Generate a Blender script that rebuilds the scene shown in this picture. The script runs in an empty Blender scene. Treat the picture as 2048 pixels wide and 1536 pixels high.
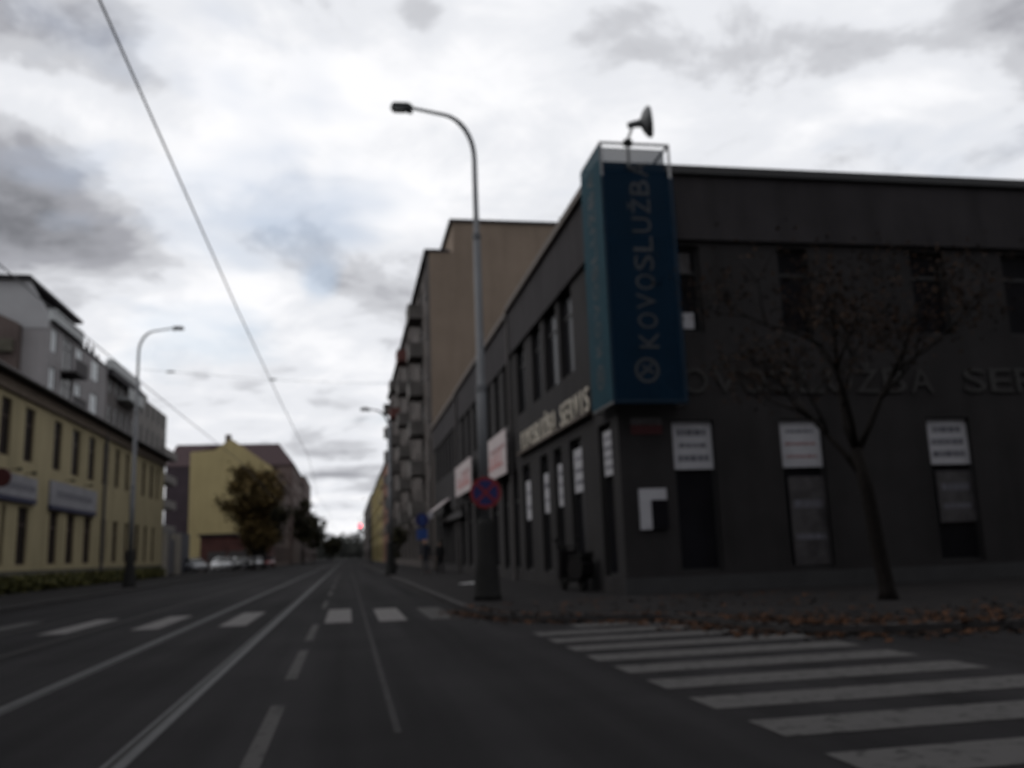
import bpy, bmesh, math, random
from mathutils import Vector, Matrix
R = math.radians
random.seed(11)
sc = bpy.context.scene
COL = sc.collection

# ------------------------------------------------------------------ camera
FPX, CAM_H, PITCH, ROLL, YAW = 1800.0, 1.10, R(10.5), R(2.07), R(10.56)
def _basis():
    cp, sp = math.cos(PITCH), math.sin(PITCH)
    fw = Vector((math.sin(YAW) * cp, math.cos(YAW) * cp, sp))
    rt = Vector((math.cos(YAW), -math.sin(YAW), 0))
    up = rt.cross(fw)
    return math.cos(ROLL) * rt - math.sin(ROLL) * up, math.sin(ROLL) * rt + math.cos(ROLL) * up, fw
CR, CU, CF = _basis()
CAM = Vector((0, 0, CAM_H))
cd = bpy.data.cameras.new('camera'); cam = bpy.data.objects.new('camera', cd); COL.objects.link(cam)
cam.matrix_world = Matrix(((CR.x, CU.x, -CF.x, CAM.x), (CR.y, CU.y, -CF.y, CAM.y), (CR.z, CU.z, -CF.z, CAM.z), (0, 0, 0, 1)))
cd.sensor_width = 36; cd.lens = 36 * FPX / 2048; cd.clip_start = 0.05; cd.clip_end = 5000
cd.dof.use_dof = True; cd.dof.focus_distance = 0.6; cd.dof.aperture_fstop = 8.4   # focus stuck on the windscreen
sc.camera = cam
def ray(u, v): return CR * ((u - 1024) / FPX) - CU * ((v - 768) / FPX) + CF
def G(u, v, z=0.0):
    d = ray(u, v); return CAM + d * ((z - CAM_H) / d.z)
def PX(u, v, x):
    d = ray(u, v); return CAM + d * (x / d.x)
def PY(u, v, y):
    d = ray(u, v); return CAM + d * (y / d.y)

# ------------------------------------------------------------------ world, sun, exposure
SUN_EL, SUN_AZ = 40, -72      # ahead and to the left, behind cloud
w = bpy.data.worlds.new('World'); sc.world = w; w.use_nodes = True
def build_world():
    nt = w.node_tree; N = nt.nodes; L = nt.links; N.clear()
    def n(t, **k):
        o = N.new(t)
        for a, b in k.items(): setattr(o, a, b)
        return o
    def val(s, x): s.default_value = x
    def math_(op, a, b=None, clamp=False):
        m = n('ShaderNodeMath', operation=op); m.use_clamp = clamp
        for i, x in enumerate((a, b)):
            if x is None: continue
            if isinstance(x, (int, float)): val(m.inputs[i], x)
            else: L.new(x, m.inputs[i])
        return m.outputs[0]
    out = n('ShaderNodeOutputWorld')
    sky = n('ShaderNodeTexSky', sky_type='NISHITA', sun_disc=False)
    sky.sun_elevation = R(SUN_EL); sky.sun_rotation = R(SUN_AZ); sky.air_density = 1.2; sky.dust_density = 2.0
    tc = n('ShaderNodeTexCoord')
    sep = n('ShaderNodeSeparateXYZ'); L.new(tc.outputs['Generated'], sep.inputs[0])
    zz = math_('ADD', math_('MAXIMUM', sep.outputs['Z'], 0.0), 0.16)
    cx = math_('DIVIDE', sep.outputs['X'], zz); cy = math_('DIVIDE', sep.outputs['Y'], zz)
    comb = n('ShaderNodeCombineXYZ'); L.new(cx, comb.inputs[0]); L.new(cy, comb.inputs[1])
    def noise(scale, detail, rough, off, dist=0.0):
        mp = n('ShaderNodeMapping'); mp.inputs['Location'].default_value = off
        L.new(comb.outputs[0], mp.inputs[0])
        t = n('ShaderNodeTexNoise'); val(t.inputs['Scale'], scale); val(t.inputs['Detail'], detail)
        val(t.inputs['Roughness'], rough); val(t.inputs['Distortion'], dist)
        L.new(mp.outputs[0], t.inputs['Vector']); return t.outputs['Fac']
    big = noise(1.0, 8, 0.56, (3.1, 7.7, 0.0), 0.45)
    fine = noise(3.4, 7, 0.60, (1.3, 2.2, 4.0), 0.5)
    mixn = math_('ADD', math_('MULTIPLY', big, 0.66), math_('MULTIPLY', fine, 0.34))
    # a few heavier cloud masses, given by the direction they hang in
    def mass(u, v, tight, amt):
        d = ray(u, v).normalized()
        vm = n('ShaderNodeVectorMath', operation='DOT_PRODUCT'); L.new(tc.outputs['Generated'], vm.inputs[0])
        vm.inputs[1].default_value = d
        e = math_('POWER', math_('MAXIMUM', vm.outputs['Value'], 0.0), tight)
        return math_('MULTIPLY', e, amt)
    dark = None
    for a in ((30, 430, 300, -0.17), (150, 440, 500, -0.09), (260, 530, 900, -0.10), (335, 545, 2500, -0.06), (-120, 330, 120, -0.10), (230, 110, 800, -0.13), (350, 210, 1400, -0.12), (60, 40, 300, -0.12), (480, 50, 500, -0.10),
              (680, 850, 900, -0.07), (690, 990, 400, -0.09), (500, 860, 700, -0.03), (1980, 250, 120, -0.06), (1600, 20, 300, -0.08), (1250, 10, 700, -0.07), (850, 40, 2500, -0.10), (620, 330, 60, 0.05), (1000, 180, 60, 0.05), (180, 250, 1200, 0.08), (400, 640, 300, 0.06)):
        b = mass(*a); dark = b if dark is None else math_('ADD', dark, b)
    tot = math_('ADD', math_('ADD', math_('MULTIPLY', math_('SUBTRACT', mixn, 0.49), 1.45), 0.478), dark)
    ramp = n('ShaderNodeValToRGB'); cr = ramp.color_ramp; cr.interpolation = 'EASE'
    cr.elements[0].position = 0.12; cr.elements[0].color = (0.20, 0.205, 0.225, 1)
    cr.elements[1].position = 0.60; cr.elements[1].color = (1.0, 1.0, 1.02, 1)
    for p, c in ((0.28, (0.38, 0.385, 0.42)), (0.37, (0.60, 0.61, 0.645)), (0.45, (0.83, 0.845, 0.885))):
        e = cr.elements.new(p); e.color = (*c, 1)
    L.new(tot, ramp.inputs[0])
    bgc = n('ShaderNodeBackground'); L.new(ramp.outputs[0], bgc.inputs[0]); val(bgc.inputs[1], 1.0)
    bgs = n('ShaderNodeBackground'); L.new(sky.outputs[0], bgs.inputs[0]); val(bgs.inputs[1], 0.14)
    # thin places in the cloud let a little of the blue through
    gap = noise(1.5, 4, 0.5, (5.0, 1.0, 9.0), 0.2)
    gap = math_('ADD', math_('ADD', gap, mass(645, 565, 3500, 0.30)), mass(470, 700, 900, 0.10))
    gm = n('ShaderNodeMapRange'); L.new(gap, gm.inputs[0])
    for i, x in ((1, 0.60), (2, 0.74), (3, 1.0), (4, 0.55)): val(gm.inputs[i], x)
    mx = n('ShaderNodeMixShader'); L.new(gm.outputs[0], mx.inputs[0]); L.new(bgs.outputs[0], mx.inputs[1]); L.new(bgc.outputs[0], mx.inputs[2])
    L.new(mx.outputs[0], out.inputs[0])
build_world()
sd = bpy.data.lights.new('sun', 'SUN'); sd.energy = 1.2; sd.angle = R(40); sd.color = (1.0, 0.97, 0.93)
sun = bpy.data.objects.new('sun', sd); COL.objects.link(sun)
_e, _a = R(SUN_EL), R(SUN_AZ)
sun.rotation_euler = (-Vector((math.sin(_a) * math.cos(_e), math.cos(_a) * math.cos(_e), math.sin(_e)))).to_track_quat('-Z', 'Y').to_euler()
vs = sc.view_settings
vs.view_transform = 'Standard'; vs.look = 'None'; vs.gamma = 1; vs.use_curve_mapping = False; vs.exposure = 0.0
sc.render.engine = 'CYCLES'
sc.cycles.use_denoising = True
sc.cycles.max_bounces = 6; sc.cycles.transparent_max_bounces = 12

# ------------------------------------------------------------------ materials
MATS = {}
def mat(name, col, rough=0.8, var=0.15, scale=3.0, spec=0.3, metal=0.0, bump=0.0, bscale=40.0, col2=None, island=False, dirt=0.0):
    if name in MATS: return MATS[name]
    m = bpy.data.materials.new(name); m.use_nodes = True; MATS[name] = m
    nt = m.node_tree; N = nt.nodes; L = nt.links; b = N['Principled BSDF']
    b.inputs['Roughness'].default_value = rough; b.inputs['Metallic'].default_value = metal
    b.inputs['Specular IOR Level'].default_value = spec
    geo = N.new('ShaderNodeNewGeometry')
    t = N.new('ShaderNodeTexNoise'); t.inputs['Scale'].default_value = scale; t.inputs['Detail'].default_value = 6; t.inputs['Roughness'].default_value = 0.6
    L.new(geo.outputs['Position'], t.inputs['Vector'])
    r = N.new('ShaderNodeValToRGB'); r.color_ramp.elements[0].position = 0.3; r.color_ramp.elements[1].position = 0.7
    c2 = col2 or tuple(min(1, x * (1 + var)) for x in col); c1 = col if col2 else tuple(x * (1 - var) for x in col)
    r.color_ramp.elements[0].color = (*c1, 1); r.color_ramp.elements[1].color = (*c2, 1)
    L.new(geo.outputs['Random Per Island'] if island else t.outputs['Fac'], r.inputs[0])
    cout = r.outputs[0]
    if dirt:
        mp = N.new('ShaderNodeMapping'); mp.inputs['Scale'].default_value = (1.2, 1.2, 0.18); L.new(geo.outputs['Position'], mp.inputs[0])
        t2 = N.new('ShaderNodeTexNoise'); t2.inputs['Scale'].default_value = 1.4; t2.inputs['Detail'].default_value = 8; L.new(mp.outputs[0], t2.inputs['Vector'])
        r2 = N.new('ShaderNodeMapRange'); r2.inputs[1].default_value = 0.45; r2.inputs[2].default_value = 0.75; r2.inputs[3].default_value = 1.0; r2.inputs[4].default_value = 1 - dirt
        L.new(t2.outputs['Fac'], r2.inputs[0])
        mm = N.new('ShaderNodeMix'); mm.data_type = 'RGBA'; mm.blend_type = 'MULTIPLY'; mm.inputs[0].default_value = 1
        L.new(cout, mm.inputs[6]); L.new(r2.outputs[0], mm.inputs[7]); cout = mm.outputs[2]
    L.new(cout, b.inputs['Base Color'])
    if bump:
        t3 = N.new('ShaderNodeTexNoise'); t3.inputs['Scale'].default_value = bscale; t3.inputs['Detail'].default_value = 4
        L.new(geo.outputs['Position'], t3.inputs['Vector'])
        bp = N.new('ShaderNodeBump'); bp.inputs['Strength'].default_value = bump; bp.inputs['Distance'].default_value = 0.02
        L.new(t3.outputs['Fac'], bp.inputs['Height']); L.new(bp.outputs[0], b.inputs['Normal'])
    return m
def emis(name, col, st):
    m = bpy.data.materials.new(name); m.use_nodes = True; b = m.node_tree.nodes['Principled BSDF']
    b.inputs['Base Color'].default_value = (*col, 1); b.inputs['Emission Color'].default_value = (*col, 1); b.inputs['Emission Strength'].default_value = st
    MATS[name] = m; return m
def asphalt_mat():
    m = mat('asphalt', (0.0125, 0.012, 0.013), 0.9, 0, 0.35, 0.05, bump=0.5, bscale=90, col2=(0.020, 0.0193, 0.0205))
    nt = m.node_tree; N = nt.nodes; L = nt.links; b = N['Principled BSDF']
    geo = N.new('ShaderNodeNewGeometry')
    mp = N.new('ShaderNodeMapping'); mp.inputs['Scale'].default_value = (1.6, 0.05, 1); L.new(geo.outputs['Position'], mp.inputs[0])
    t = N.new('ShaderNodeTexNoise'); t.inputs['Scale'].default_value = 1.0; t.inputs['Detail'].default_value = 5; L.new(mp.outputs[0], t.inputs['Vector'])
    mr = N.new('ShaderNodeMapRange'); mr.inputs[1].default_value = 0.3; mr.inputs[2].default_value = 0.7; mr.inputs[3].default_value = 0.6; mr.inputs[4].default_value = 1.4
    L.new(t.outputs['Fac'], mr.inputs[0])
    src = b.inputs['Base Color'].links[0].from_socket
    mm = N.new('ShaderNodeMix'); mm.data_type = 'RGBA'; mm.blend_type = 'MULTIPLY'; mm.inputs[0].default_value = 1
    L.new(src, mm.inputs[6]); L.new(mr.outputs[0], mm.inputs[7]); L.new(mm.outputs[2], b.inputs['Base Color'])
    return m
asphalt_mat()
def paint_mat(name, white, keep):
    m = mat(name, (0.02, 0.02, 0.02), 0.85, 0, 9.0, 0.08, col2=white)
    r = [x for x in m.node_tree.nodes if x.type == 'VALTORGB'][0].color_ramp
    r.elements[0].position = keep; r.elements[1].position = keep + 0.14
    return m
paint_mat('road_paint', (0.115, 0.11, 0.11), 0.30)
paint_mat('worn_paint', (0.050, 0.048, 0.048), 0.35)
def setts_mat():
    m = mat('mosaic_paving', (0.0125, 0.0118, 0.0125), 0.9, 0, 1.2, 0.05, col2=(0.020, 0.0188, 0.0192))
    nt = m.node_tree; N = nt.nodes; L = nt.links; b = N['Principled BSDF']
    geo = N.new('ShaderNodeNewGeometry')
    v = N.new('ShaderNodeTexVoronoi'); v.inputs['Scale'].default_value = 14; v.feature = 'DISTANCE_TO_EDGE'; L.new(geo.outputs['Position'], v.inputs['Vector'])
    mr = N.new('ShaderNodeMapRange'); mr.inputs[1].default_value = 0.0; mr.inputs[2].default_value = 0.08; mr.inputs[3].default_value = 0.5; mr.inputs[4].default_value = 1.1
    L.new(v.outputs['Distance'], mr.inputs[0]); src = b.inputs['Base Color'].links[0].from_socket
    mm = N.new('ShaderNodeMix'); mm.data_type = 'RGBA'; mm.blend_type = 'MULTIPLY'; mm.inputs[0].default_value = 1
    L.new(src, mm.inputs[6]); L.new(mr.outputs[0], mm.inputs[7]); L.new(mm.outputs[2], b.inputs['Base Color'])
    bp = N.new('ShaderNodeBump'); bp.inputs['Strength'].default_value = 0.6; bp.inputs['Distance'].default_value = 0.01
    L.new(mr.outputs[0], bp.inputs['Height']); L.new(bp.outputs[0], b.inputs['Normal'])
setts_mat()
def mesh_banner(name, col, see):
    m = mat(name, col, 0.75, 0.12, 2.0, 0.06)
    nt = m.node_tree; N = nt.nodes; L = nt.links
    tr = N.new('ShaderNodeBsdfTransparent'); mx = N.new('ShaderNodeMixShader'); mx.inputs[0].default_value = 1 - see
    L.new(tr.outputs[0], mx.inputs[1]); L.new(N['Principled BSDF'].outputs[0], mx.inputs[2])
    L.new(mx.outputs[0], N['Material Output'].inputs[0]); return m
mesh_banner('banner', (0.003, 0.016, 0.034), 0.165)
mesh_banner('banner_teal', (0.013, 0.042, 0.058), 0.03)
paint_mat('side_paint', (0.062, 0.060, 0.060), 0.33)
mat('kerb', (0.042, 0.040, 0.041), 0.9, 0.25, 5, 0.08, bump=0.3)
mat('gutter', (0.012, 0.0115, 0.012), 0.9, 0.3, 5, 0.06)
mat('earth', (0.05, 0.045, 0.035), 0.95, 0.3, 0.5)
mat('steel_rail', (0.046, 0.046, 0.048), 0.65, 0.2, 4, 0.15, 0.3)
mat('rusty_rail', (0.026, 0.025, 0.025), 0.85, 0.2, 4, 0.06)
mat('rail_groove', (0.008, 0.008, 0.008), 0.9)
mat('seam', (0.030, 0.029, 0.030), 0.9, 0.4, 6, 0.06)
mat('anthracite', (0.0245, 0.0230, 0.0240), 0.9, 0.18, 0.9, 0.15, bump=0.25, bscale=60, dirt=0.25)
mat('anthracite_band', (0.036, 0.0335, 0.036), 0.9, 0.15, 0.8, 0.08, dirt=0.3)
mat('coping', (0.03, 0.03, 0.032), 0.6, 0.2, 2)
mat('brown_flashing', (0.055, 0.038, 0.028), 0.6, 0.2, 2)
mat('dark_frame', (0.018, 0.018, 0.019), 0.5, 0.1)
mat('glass_dark', (0.008, 0.008, 0.010), 0.25, 0.3, 1.0, 0.12)
mat('glass_blue', (0.010, 0.012, 0.016), 0.18, 0.3, 1.0, 0.25)
mat('blind_pale', (0.70, 0.74, 0.76), 0.55, 0.12, 2.0, 0.3)  # even pale colour for window panes of the modern blocks
mat('curtain', (0.22, 0.21, 0.20), 0.8, 0.3, 5)
mat('white_board', (0.38, 0.335, 0.34), 0.6, 0.08, 1.2, 0.2, dirt=0.15)
mat('poster', (0.33, 0.33, 0.355), 0.6, 0.10, 3)
mat('poster_dim', (0.045, 0.042, 0.045), 0.6, 0.5, 3)
mat('print_dark', (0.10, 0.10, 0.12), 0.7, 0.2, 8)
mat('print_red', (0.22, 0.12, 0.125), 0.6, 0.2, 6)
mat('print_pale_red', (0.32, 0.10, 0.10), 0.6, 0.2, 6)
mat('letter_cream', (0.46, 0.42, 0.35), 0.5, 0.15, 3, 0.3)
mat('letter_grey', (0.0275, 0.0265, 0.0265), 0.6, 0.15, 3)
mat('letter_banner', (0.034, 0.036, 0.040), 0.7, 0.25, 2)
mat('tube_white', (0.30, 0.30, 0.31), 0.5, 0.1, 3)
mat('lamp_paint', (0.12, 0.125, 0.135), 0.6, 0.15, 2, 0.2)
mat('lamp_head', (0.05, 0.052, 0.056), 0.5, 0.2, 4)
mat('lamp_lens', (0.35, 0.36, 0.36), 0.3, 0.1, 4, 0.5)
mat('cast_iron', (0.007, 0.007, 0.007), 0.85, 0.3, 5)
mat('dish_grey', (0.10, 0.105, 0.11), 0.6, 0.15, 3)
mat('sign_red', (0.16, 0.012, 0.018), 0.55, 0.1, 4)
mat('sign_blue', (0.010, 0.014, 0.085), 0.55, 0.1, 4)
mat('sign_blue2', (0.015, 0.05, 0.20), 0.55, 0.1, 4)
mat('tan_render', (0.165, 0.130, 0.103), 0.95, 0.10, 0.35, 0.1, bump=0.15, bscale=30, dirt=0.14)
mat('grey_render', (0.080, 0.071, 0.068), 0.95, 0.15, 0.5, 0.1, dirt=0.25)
mat('pale_render', (0.25, 0.23, 0.20), 0.95, 0.12, 0.5, 0.1, dirt=0.2)
mat('balcony_pale', (0.105, 0.097, 0.092), 0.9, 0.35, 0.8, dirt=0.3)
mat('balcony_red', (0.11, 0.045, 0.04), 0.9, 0.2, 0.8)
mat('yellow_render', (0.29, 0.25, 0.155), 0.95, 0.10, 0.5, 0.1, dirt=0.22)
mat('ochre_render', (0.33, 0.275, 0.145), 0.95, 0.07, 0.3, 0.1, dirt=0.12)
mat('yellow_far', (0.25, 0.205, 0.095), 0.95, 0.10, 0.3, 0.1, dirt=0.15)
mat('orange_render', (0.17, 0.085, 0.06), 0.95, 0.15, 0.4)
mat('brown_render', (0.085, 0.065, 0.06), 0.95, 0.2, 0.5, dirt=0.3)
mat('rose_render', (0.105, 0.078, 0.072), 0.95, 0.2, 0.5, dirt=0.3)
mat('plum_render', (0.040, 0.030, 0.036), 0.95, 0.2, 0.5)
mat('modern_grey', (0.24, 0.23, 0.235), 0.9, 0.08, 0.5, 0.15, dirt=0.12)
mat('modern_dark', (0.060, 0.056, 0.058), 0.9, 0.15, 0.6)
mat('modern_brown', (0.10, 0.09, 0.088), 0.9, 0.15, 0.6)
mat('roof_dark', (0.022, 0.020, 0.024), 0.8, 0.25, 2)
mat('roof_red', (0.032, 0.017, 0.020), 0.85, 0.3, 3)
mat('parapet_white', (0.36, 0.375, 0.38), 0.8, 0.1, 1)
mat('plinth', (0.07, 0.065, 0.05), 0.9, 0.3, 1.5)
mat('window_brown', (0.045, 0.028, 0.022), 0.7, 0.2, 4)
mat('gutter_zinc', (0.06, 0.055, 0.055), 0.6, 0.2, 3)
mat('wire', (0.11, 0.11, 0.12), 0.5, 0.1)
mat('bark', (0.010, 0.0085, 0.008), 0.95, 0.4, 12, 0.1, bump=0.6, bscale=25)
mat('leaf_brown', (0.012, 0.008, 0.006), 0.9, 0, 1, 0.06, col2=(0.030, 0.018, 0.012), island=True)
mat('leaf_olive', (0.038, 0.028, 0.013), 0.9, 0, 1, 0.08, col2=(0.150, 0.105, 0.042), island=True)
mat('leaf_dark', (0.014, 0.015, 0.009), 0.8, 0, 1, 0.15, col2=(0.042, 0.038, 0.020), island=True)
mat('leaf_fallen', (0.012, 0.008, 0.006), 0.9, 0, 1, 0.06, col2=(0.055, 0.026, 0.014), island=True)
mat('leaf_far', (0.035, 0.038, 0.036), 0.9, 0, 1, 0.08, col2=(0.075, 0.076, 0.070), island=True)
mat('hedge', (0.030, 0.032, 0.010), 0.8, 0, 1, 0.15, col2=(0.085, 0.080, 0.028), island=True)
mat('rubber', (0.009, 0.009, 0.009), 0.85, 0.15, 3, 0.1)
mat('chrome', (0.4, 0.4, 0.42), 0.3, 0.1, 2, 0.5, 0.7)
mat('car_white', (0.62, 0.63, 0.65), 0.3, 0.03, 2, 0.5)
mat('car_silver', (0.30, 0.31, 0.33), 0.3, 0.03, 2, 0.5)
mat('car_dark', (0.016, 0.017, 0.022), 0.25, 0.05, 2, 0.5)
mat('car_red', (0.10, 0.016, 0.016), 0.3, 0.05, 2, 0.5)
mat('head_lamp', (0.55, 0.55, 0.55), 0.15, 0.05, 5, 0.6)
mat('skin', (0.30, 0.17, 0.12), 0.6, 0.05)
mat('hair', (0.02, 0.014, 0.010), 0.7, 0.3, 30)
mat('cloth_black', (0.010, 0.010, 0.011), 0.9, 0.2, 8)
mat('cloth_navy', (0.012, 0.014, 0.022), 0.9, 0.2, 8)
mat('cloth_jeans', (0.018, 0.020, 0.028), 0.9, 0.2, 8)
mat('scooter_black', (0.008, 0.007, 0.008), 0.45, 0.1, 3, 0.12)
mat('paper', (0.45, 0.45, 0.46), 0.8, 0.1, 6)
emis('red_lamp', (1.0, 0.0, 0.03), 7.0)
M = MATS

# ------------------------------------------------------------------ mesh helpers
class MB:
    def __init__(s): s.v = []; s.f = []
    def box(s, a, b):
        x0, y0, z0 = a; x1, y1, z1 = b; i = len(s.v)
        s.v += [(x0, y0, z0), (x1, y0, z0), (x1, y1, z0), (x0, y1, z0), (x0, y0, z1), (x1, y0, z1), (x1, y1, z1), (x0, y1, z1)]
        s.f += [(i, i+3, i+2, i+1), (i+4, i+5, i+6, i+7), (i, i+1, i+5, i+4), (i+1, i+2, i+6, i+5), (i+2, i+3, i+7, i+6), (i+3, i, i+4, i+7)]
        return s
    def poly(s, pts):
        i = len(s.v); s.v += [tuple(p) for p in pts]; s.f.append(tuple(range(i, i + len(pts)))); return s
    def prism(s, pts, vec):
        i = len(s.v); n = len(pts); vec = Vector(vec)
        s.v += [tuple(p) for p in pts] + [tuple(Vector(p) + vec) for p in pts]
        s.f += [tuple(range(i + n - 1, i - 1, -1)), tuple(range(i + n, i + 2 * n))]
        s.f += [(i + k, i + (k + 1) % n, i + n + (k + 1) % n, i + n + k) for k in range(n)]
        return s
    def tube(s, pts, rad, n=8, cap=True):
        pts = [Vector(p) for p in pts]; m = len(pts)
        rs = rad if isinstance(rad, (list, tuple)) else [rad] * m
        i0 = len(s.v); prev = None
        for k, p in enumerate(pts):
            d = (pts[min(k + 1, m - 1)] - pts[max(k - 1, 0)])
            d = d.normalized() if d.length > 1e-9 else Vector((0, 0, 1))
            if prev is None:
                a = d.orthogonal().normalized()
            else:
                a = prev - d * prev.dot(d); a = a.normalized() if a.length > 1e-6 else d.orthogonal().normalized()
            prev = a; b = d.cross(a)
            for j in range(n):
                t = 2 * math.pi * j / n; s.v.append(tuple(p + (a * math.cos(t) + b * math.sin(t)) * rs[k]))
        for k in range(m - 1):
            for j in range(n):
                q = i0 + k * n; s.f.append((q + j, q + (j + 1) % n, q + n + (j + 1) % n, q + n + j))
        if cap:
            s.f.append(tuple(range(i0 + n - 1, i0 - 1, -1))); s.f.append(tuple(range(i0 + (m - 1) * n, i0 + m * n)))
        return s
    def lathe(s, c, prof, n=16, axis='z'):
        i0 = len(s.v); c = Vector(c)
        for r, h in prof:
            for j in range(n):
                t = 2 * math.pi * j / n; a, b = r * math.cos(t), r * math.sin(t)
                p = (a, b, h) if axis == 'z' else ((h, a, b) if axis == 'x' else (a, h, b))
                s.v.append(tuple(c + Vector(p)))
        for k in range(len(prof) - 1):
            for j in range(n):
                q = i0 + k * n; s.f.append((q + j, q + (j + 1) % n, q + n + (j + 1) % n, q + n + j))
        s.f.append(tuple(range(i0 + n - 1, i0 - 1, -1))); q = i0 + (len(prof) - 1) * n; s.f.append(tuple(range(q, q + n)))
        return s
    def mesh(s, name, m, smooth=False, fix=True):
        me = bpy.data.meshes.new(name); me.from_pydata(s.v, [], s.f)
        if fix:
            bm = bmesh.new(); bm.from_mesh(me); bmesh.ops.recalc_face_normals(bm, faces=bm.faces); bm.to_mesh(me); bm.free()
        if smooth:
            for p in me.polygons: p.use_smooth = True
        me.materials.append(m if not isinstance(m, str) else M[m]); me.update(); return me
    def build(s, name, m, parent=None, smooth=False, fix=True):
        return link(name, s.mesh(name, m, smooth, fix), parent)
def link(name, data, parent=None, mw=None):
    o = bpy.data.objects.new(name, data); COL.objects.link(o)
    if parent: o.parent = parent
    if mw is not None: o.matrix_local = mw
    return o
def tag(o, label=None, cat=None, group=None, kind=None):
    if label: o['label'] = label
    if cat: o['category'] = cat
    if group: o['group'] = group
    if kind: o['kind'] = kind
    return o
def thing(name, loc, label, cat, group=None, rz=0.0):
    o = bpy.data.objects.new(name, None); COL.objects.link(o); o.location = loc; o.rotation_euler.z = rz; o.empty_display_size = 0.2
    return tag(o, label, cat, group)
def struct(name, mb, m): return tag(mb.build(name, m), kind='structure')
def copy_tree(o, parent=None):
    c = o.copy(); COL.objects.link(c); c.parent = parent
    for ch in o.children: copy_tree(ch, c)
    return c
def text_mesh(name, s, size, ext, m, bold=0.0, fit=None):
    cu = bpy.data.curves.new(name, 'FONT'); cu.body = s; cu.size = size; cu.extrude = ext; cu.offset = bold; cu.resolution_u = 3
    o = bpy.data.objects.new(name, cu); COL.objects.link(o)
    bpy.context.view_layer.update()
    me = bpy.data.meshes.new_from_object(o.evaluated_get(bpy.context.evaluated_depsgraph_get()))
    COL.objects.unlink(o); bpy.data.objects.remove(o)
    xs = [v.co.x for v in me.vertices]; ys = [v.co.y for v in me.vertices]
    x0, x1, y0, y1 = min(xs), max(xs), min(ys), max(ys)
    for v in me.vertices:
        v.co.x -= x0; v.co.y -= y0
        if fit:
            v.co.x *= fit[0] / (x1 - x0); v.co.y *= fit[1] / (y1 - y0)
    me.materials.clear(); me.materials.append(M[m]); return me
FACE = {'S': 0.0, 'W': -math.pi / 2, 'E': math.pi / 2, 'N': math.pi}

# ------------------------------------------------------------------ facades with real openings
class Facade:
    """A wall sheet on one side of a block with recessed openings; a runs along the wall, z up."""
    def __init__(s, side, plane, a0, a1, z0, z1): s.side, s.plane, s.a0, s.a1, s.z0, s.z1 = side, plane, a0, a1, z0, z1; s.ops = []
    def P(s, a, z, d=0.0):      # d = metres outwards
        if s.side == 'W': return (s.plane - d, a, z)
        if s.side == 'E': return (s.plane + d, a, z)
        if s.side == 'S': return (a, s.plane - d, z)
        return (a, s.plane + d, z)
    def mesh(s, mb, depth=0.18):
        A = sorted({s.a0, s.a1, *[x for o in s.ops for x in o[:2]]}); Z = sorted({s.z0, s.z1, *[x for o in s.ops for x in o[2:4]]})
        for i in range(len(A) - 1):
            for j in range(len(Z) - 1):
                ca, cz = (A[i] + A[i+1]) / 2, (Z[j] + Z[j+1]) / 2
                if any(o[0] < ca < o[1] and o[2] < cz < o[3] for o in s.ops): continue
                mb.poly([s.P(A[i], Z[j]), s.P(A[i+1], Z[j]), s.P(A[i+1], Z[j+1]), s.P(A[i], Z[j+1])])
        for o in s.ops:
            a, b, c, d = o[:4]
            q = [(a, c), (b, c), (b, d), (a, d)]
            for k in range(4):
                p, r = q[k], q[(k + 1) % 4]
                mb.poly([s.P(*p), s.P(*r), s.P(*r, -depth), s.P(*p, -depth)])
    def local(s, a, z, d):       # matrix: local x along the wall, local -y outwards
        return Matrix.Translation(Vector(s.P(a, z, d))) @ Matrix.Rotation(FACE[s.side], 4, 'Z')
    def start(s, a, b): return b if s.side in ('W', 'N') else a
WCACHE = {}
def window_parts(w, h, style, fm, pm):
    k = (round(w, 2), round(h, 2), style, fm, pm)
    if k in WCACHE: return WCACHE[k]
    t = 0.07; mb = MB()
    mb.box((0, -0.05, 0), (t, 0.03, h)); mb.box((w - t, -0.05, 0), (w, 0.03, h)); mb.box((t, -0.05, 0), (w - t, 0.03, t)); mb.box((t, -0.05, h - t), (w - t, 0.03, h))
    if 'm' in style: mb.box((w / 2 - t / 2, -0.04, t), (w / 2 + t / 2, 0.02, h - t))
    if 't' in style:
        z = h * 0.68
        for x0, x1 in (((t, w / 2 - t / 2), (w / 2 + t / 2, w - t)) if 'm' in style else ((t, w - t),)): mb.box((x0, -0.04, z), (x1, 0.02, z + t))
    if 's' in style: mb.box((-0.08, -0.24, -0.06), (w + 0.08, -0.052, -0.005))
    a = mb.mesh('window', fm); b = MB().box((t * 0.6, -0.012, t * 0.6), (w - t * 0.6, 0.0, h - t * 0.6)).mesh('pane', pm)
    WCACHE[k] = (a, b); return a, b
def add_window(root, f, op, style, fm, pm, depth=0.18, name='window'):
    a, b, c, d = op[:4]
    fr, pn = window_parts(b - a, d - c, style, fm, pm)
    inv = Matrix.Translation(-root.location)
    o = link(name, fr, root, inv @ f.local(f.start(a, b), c, -depth + 0.05)); link('pane', pn, o)
    return o
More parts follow.
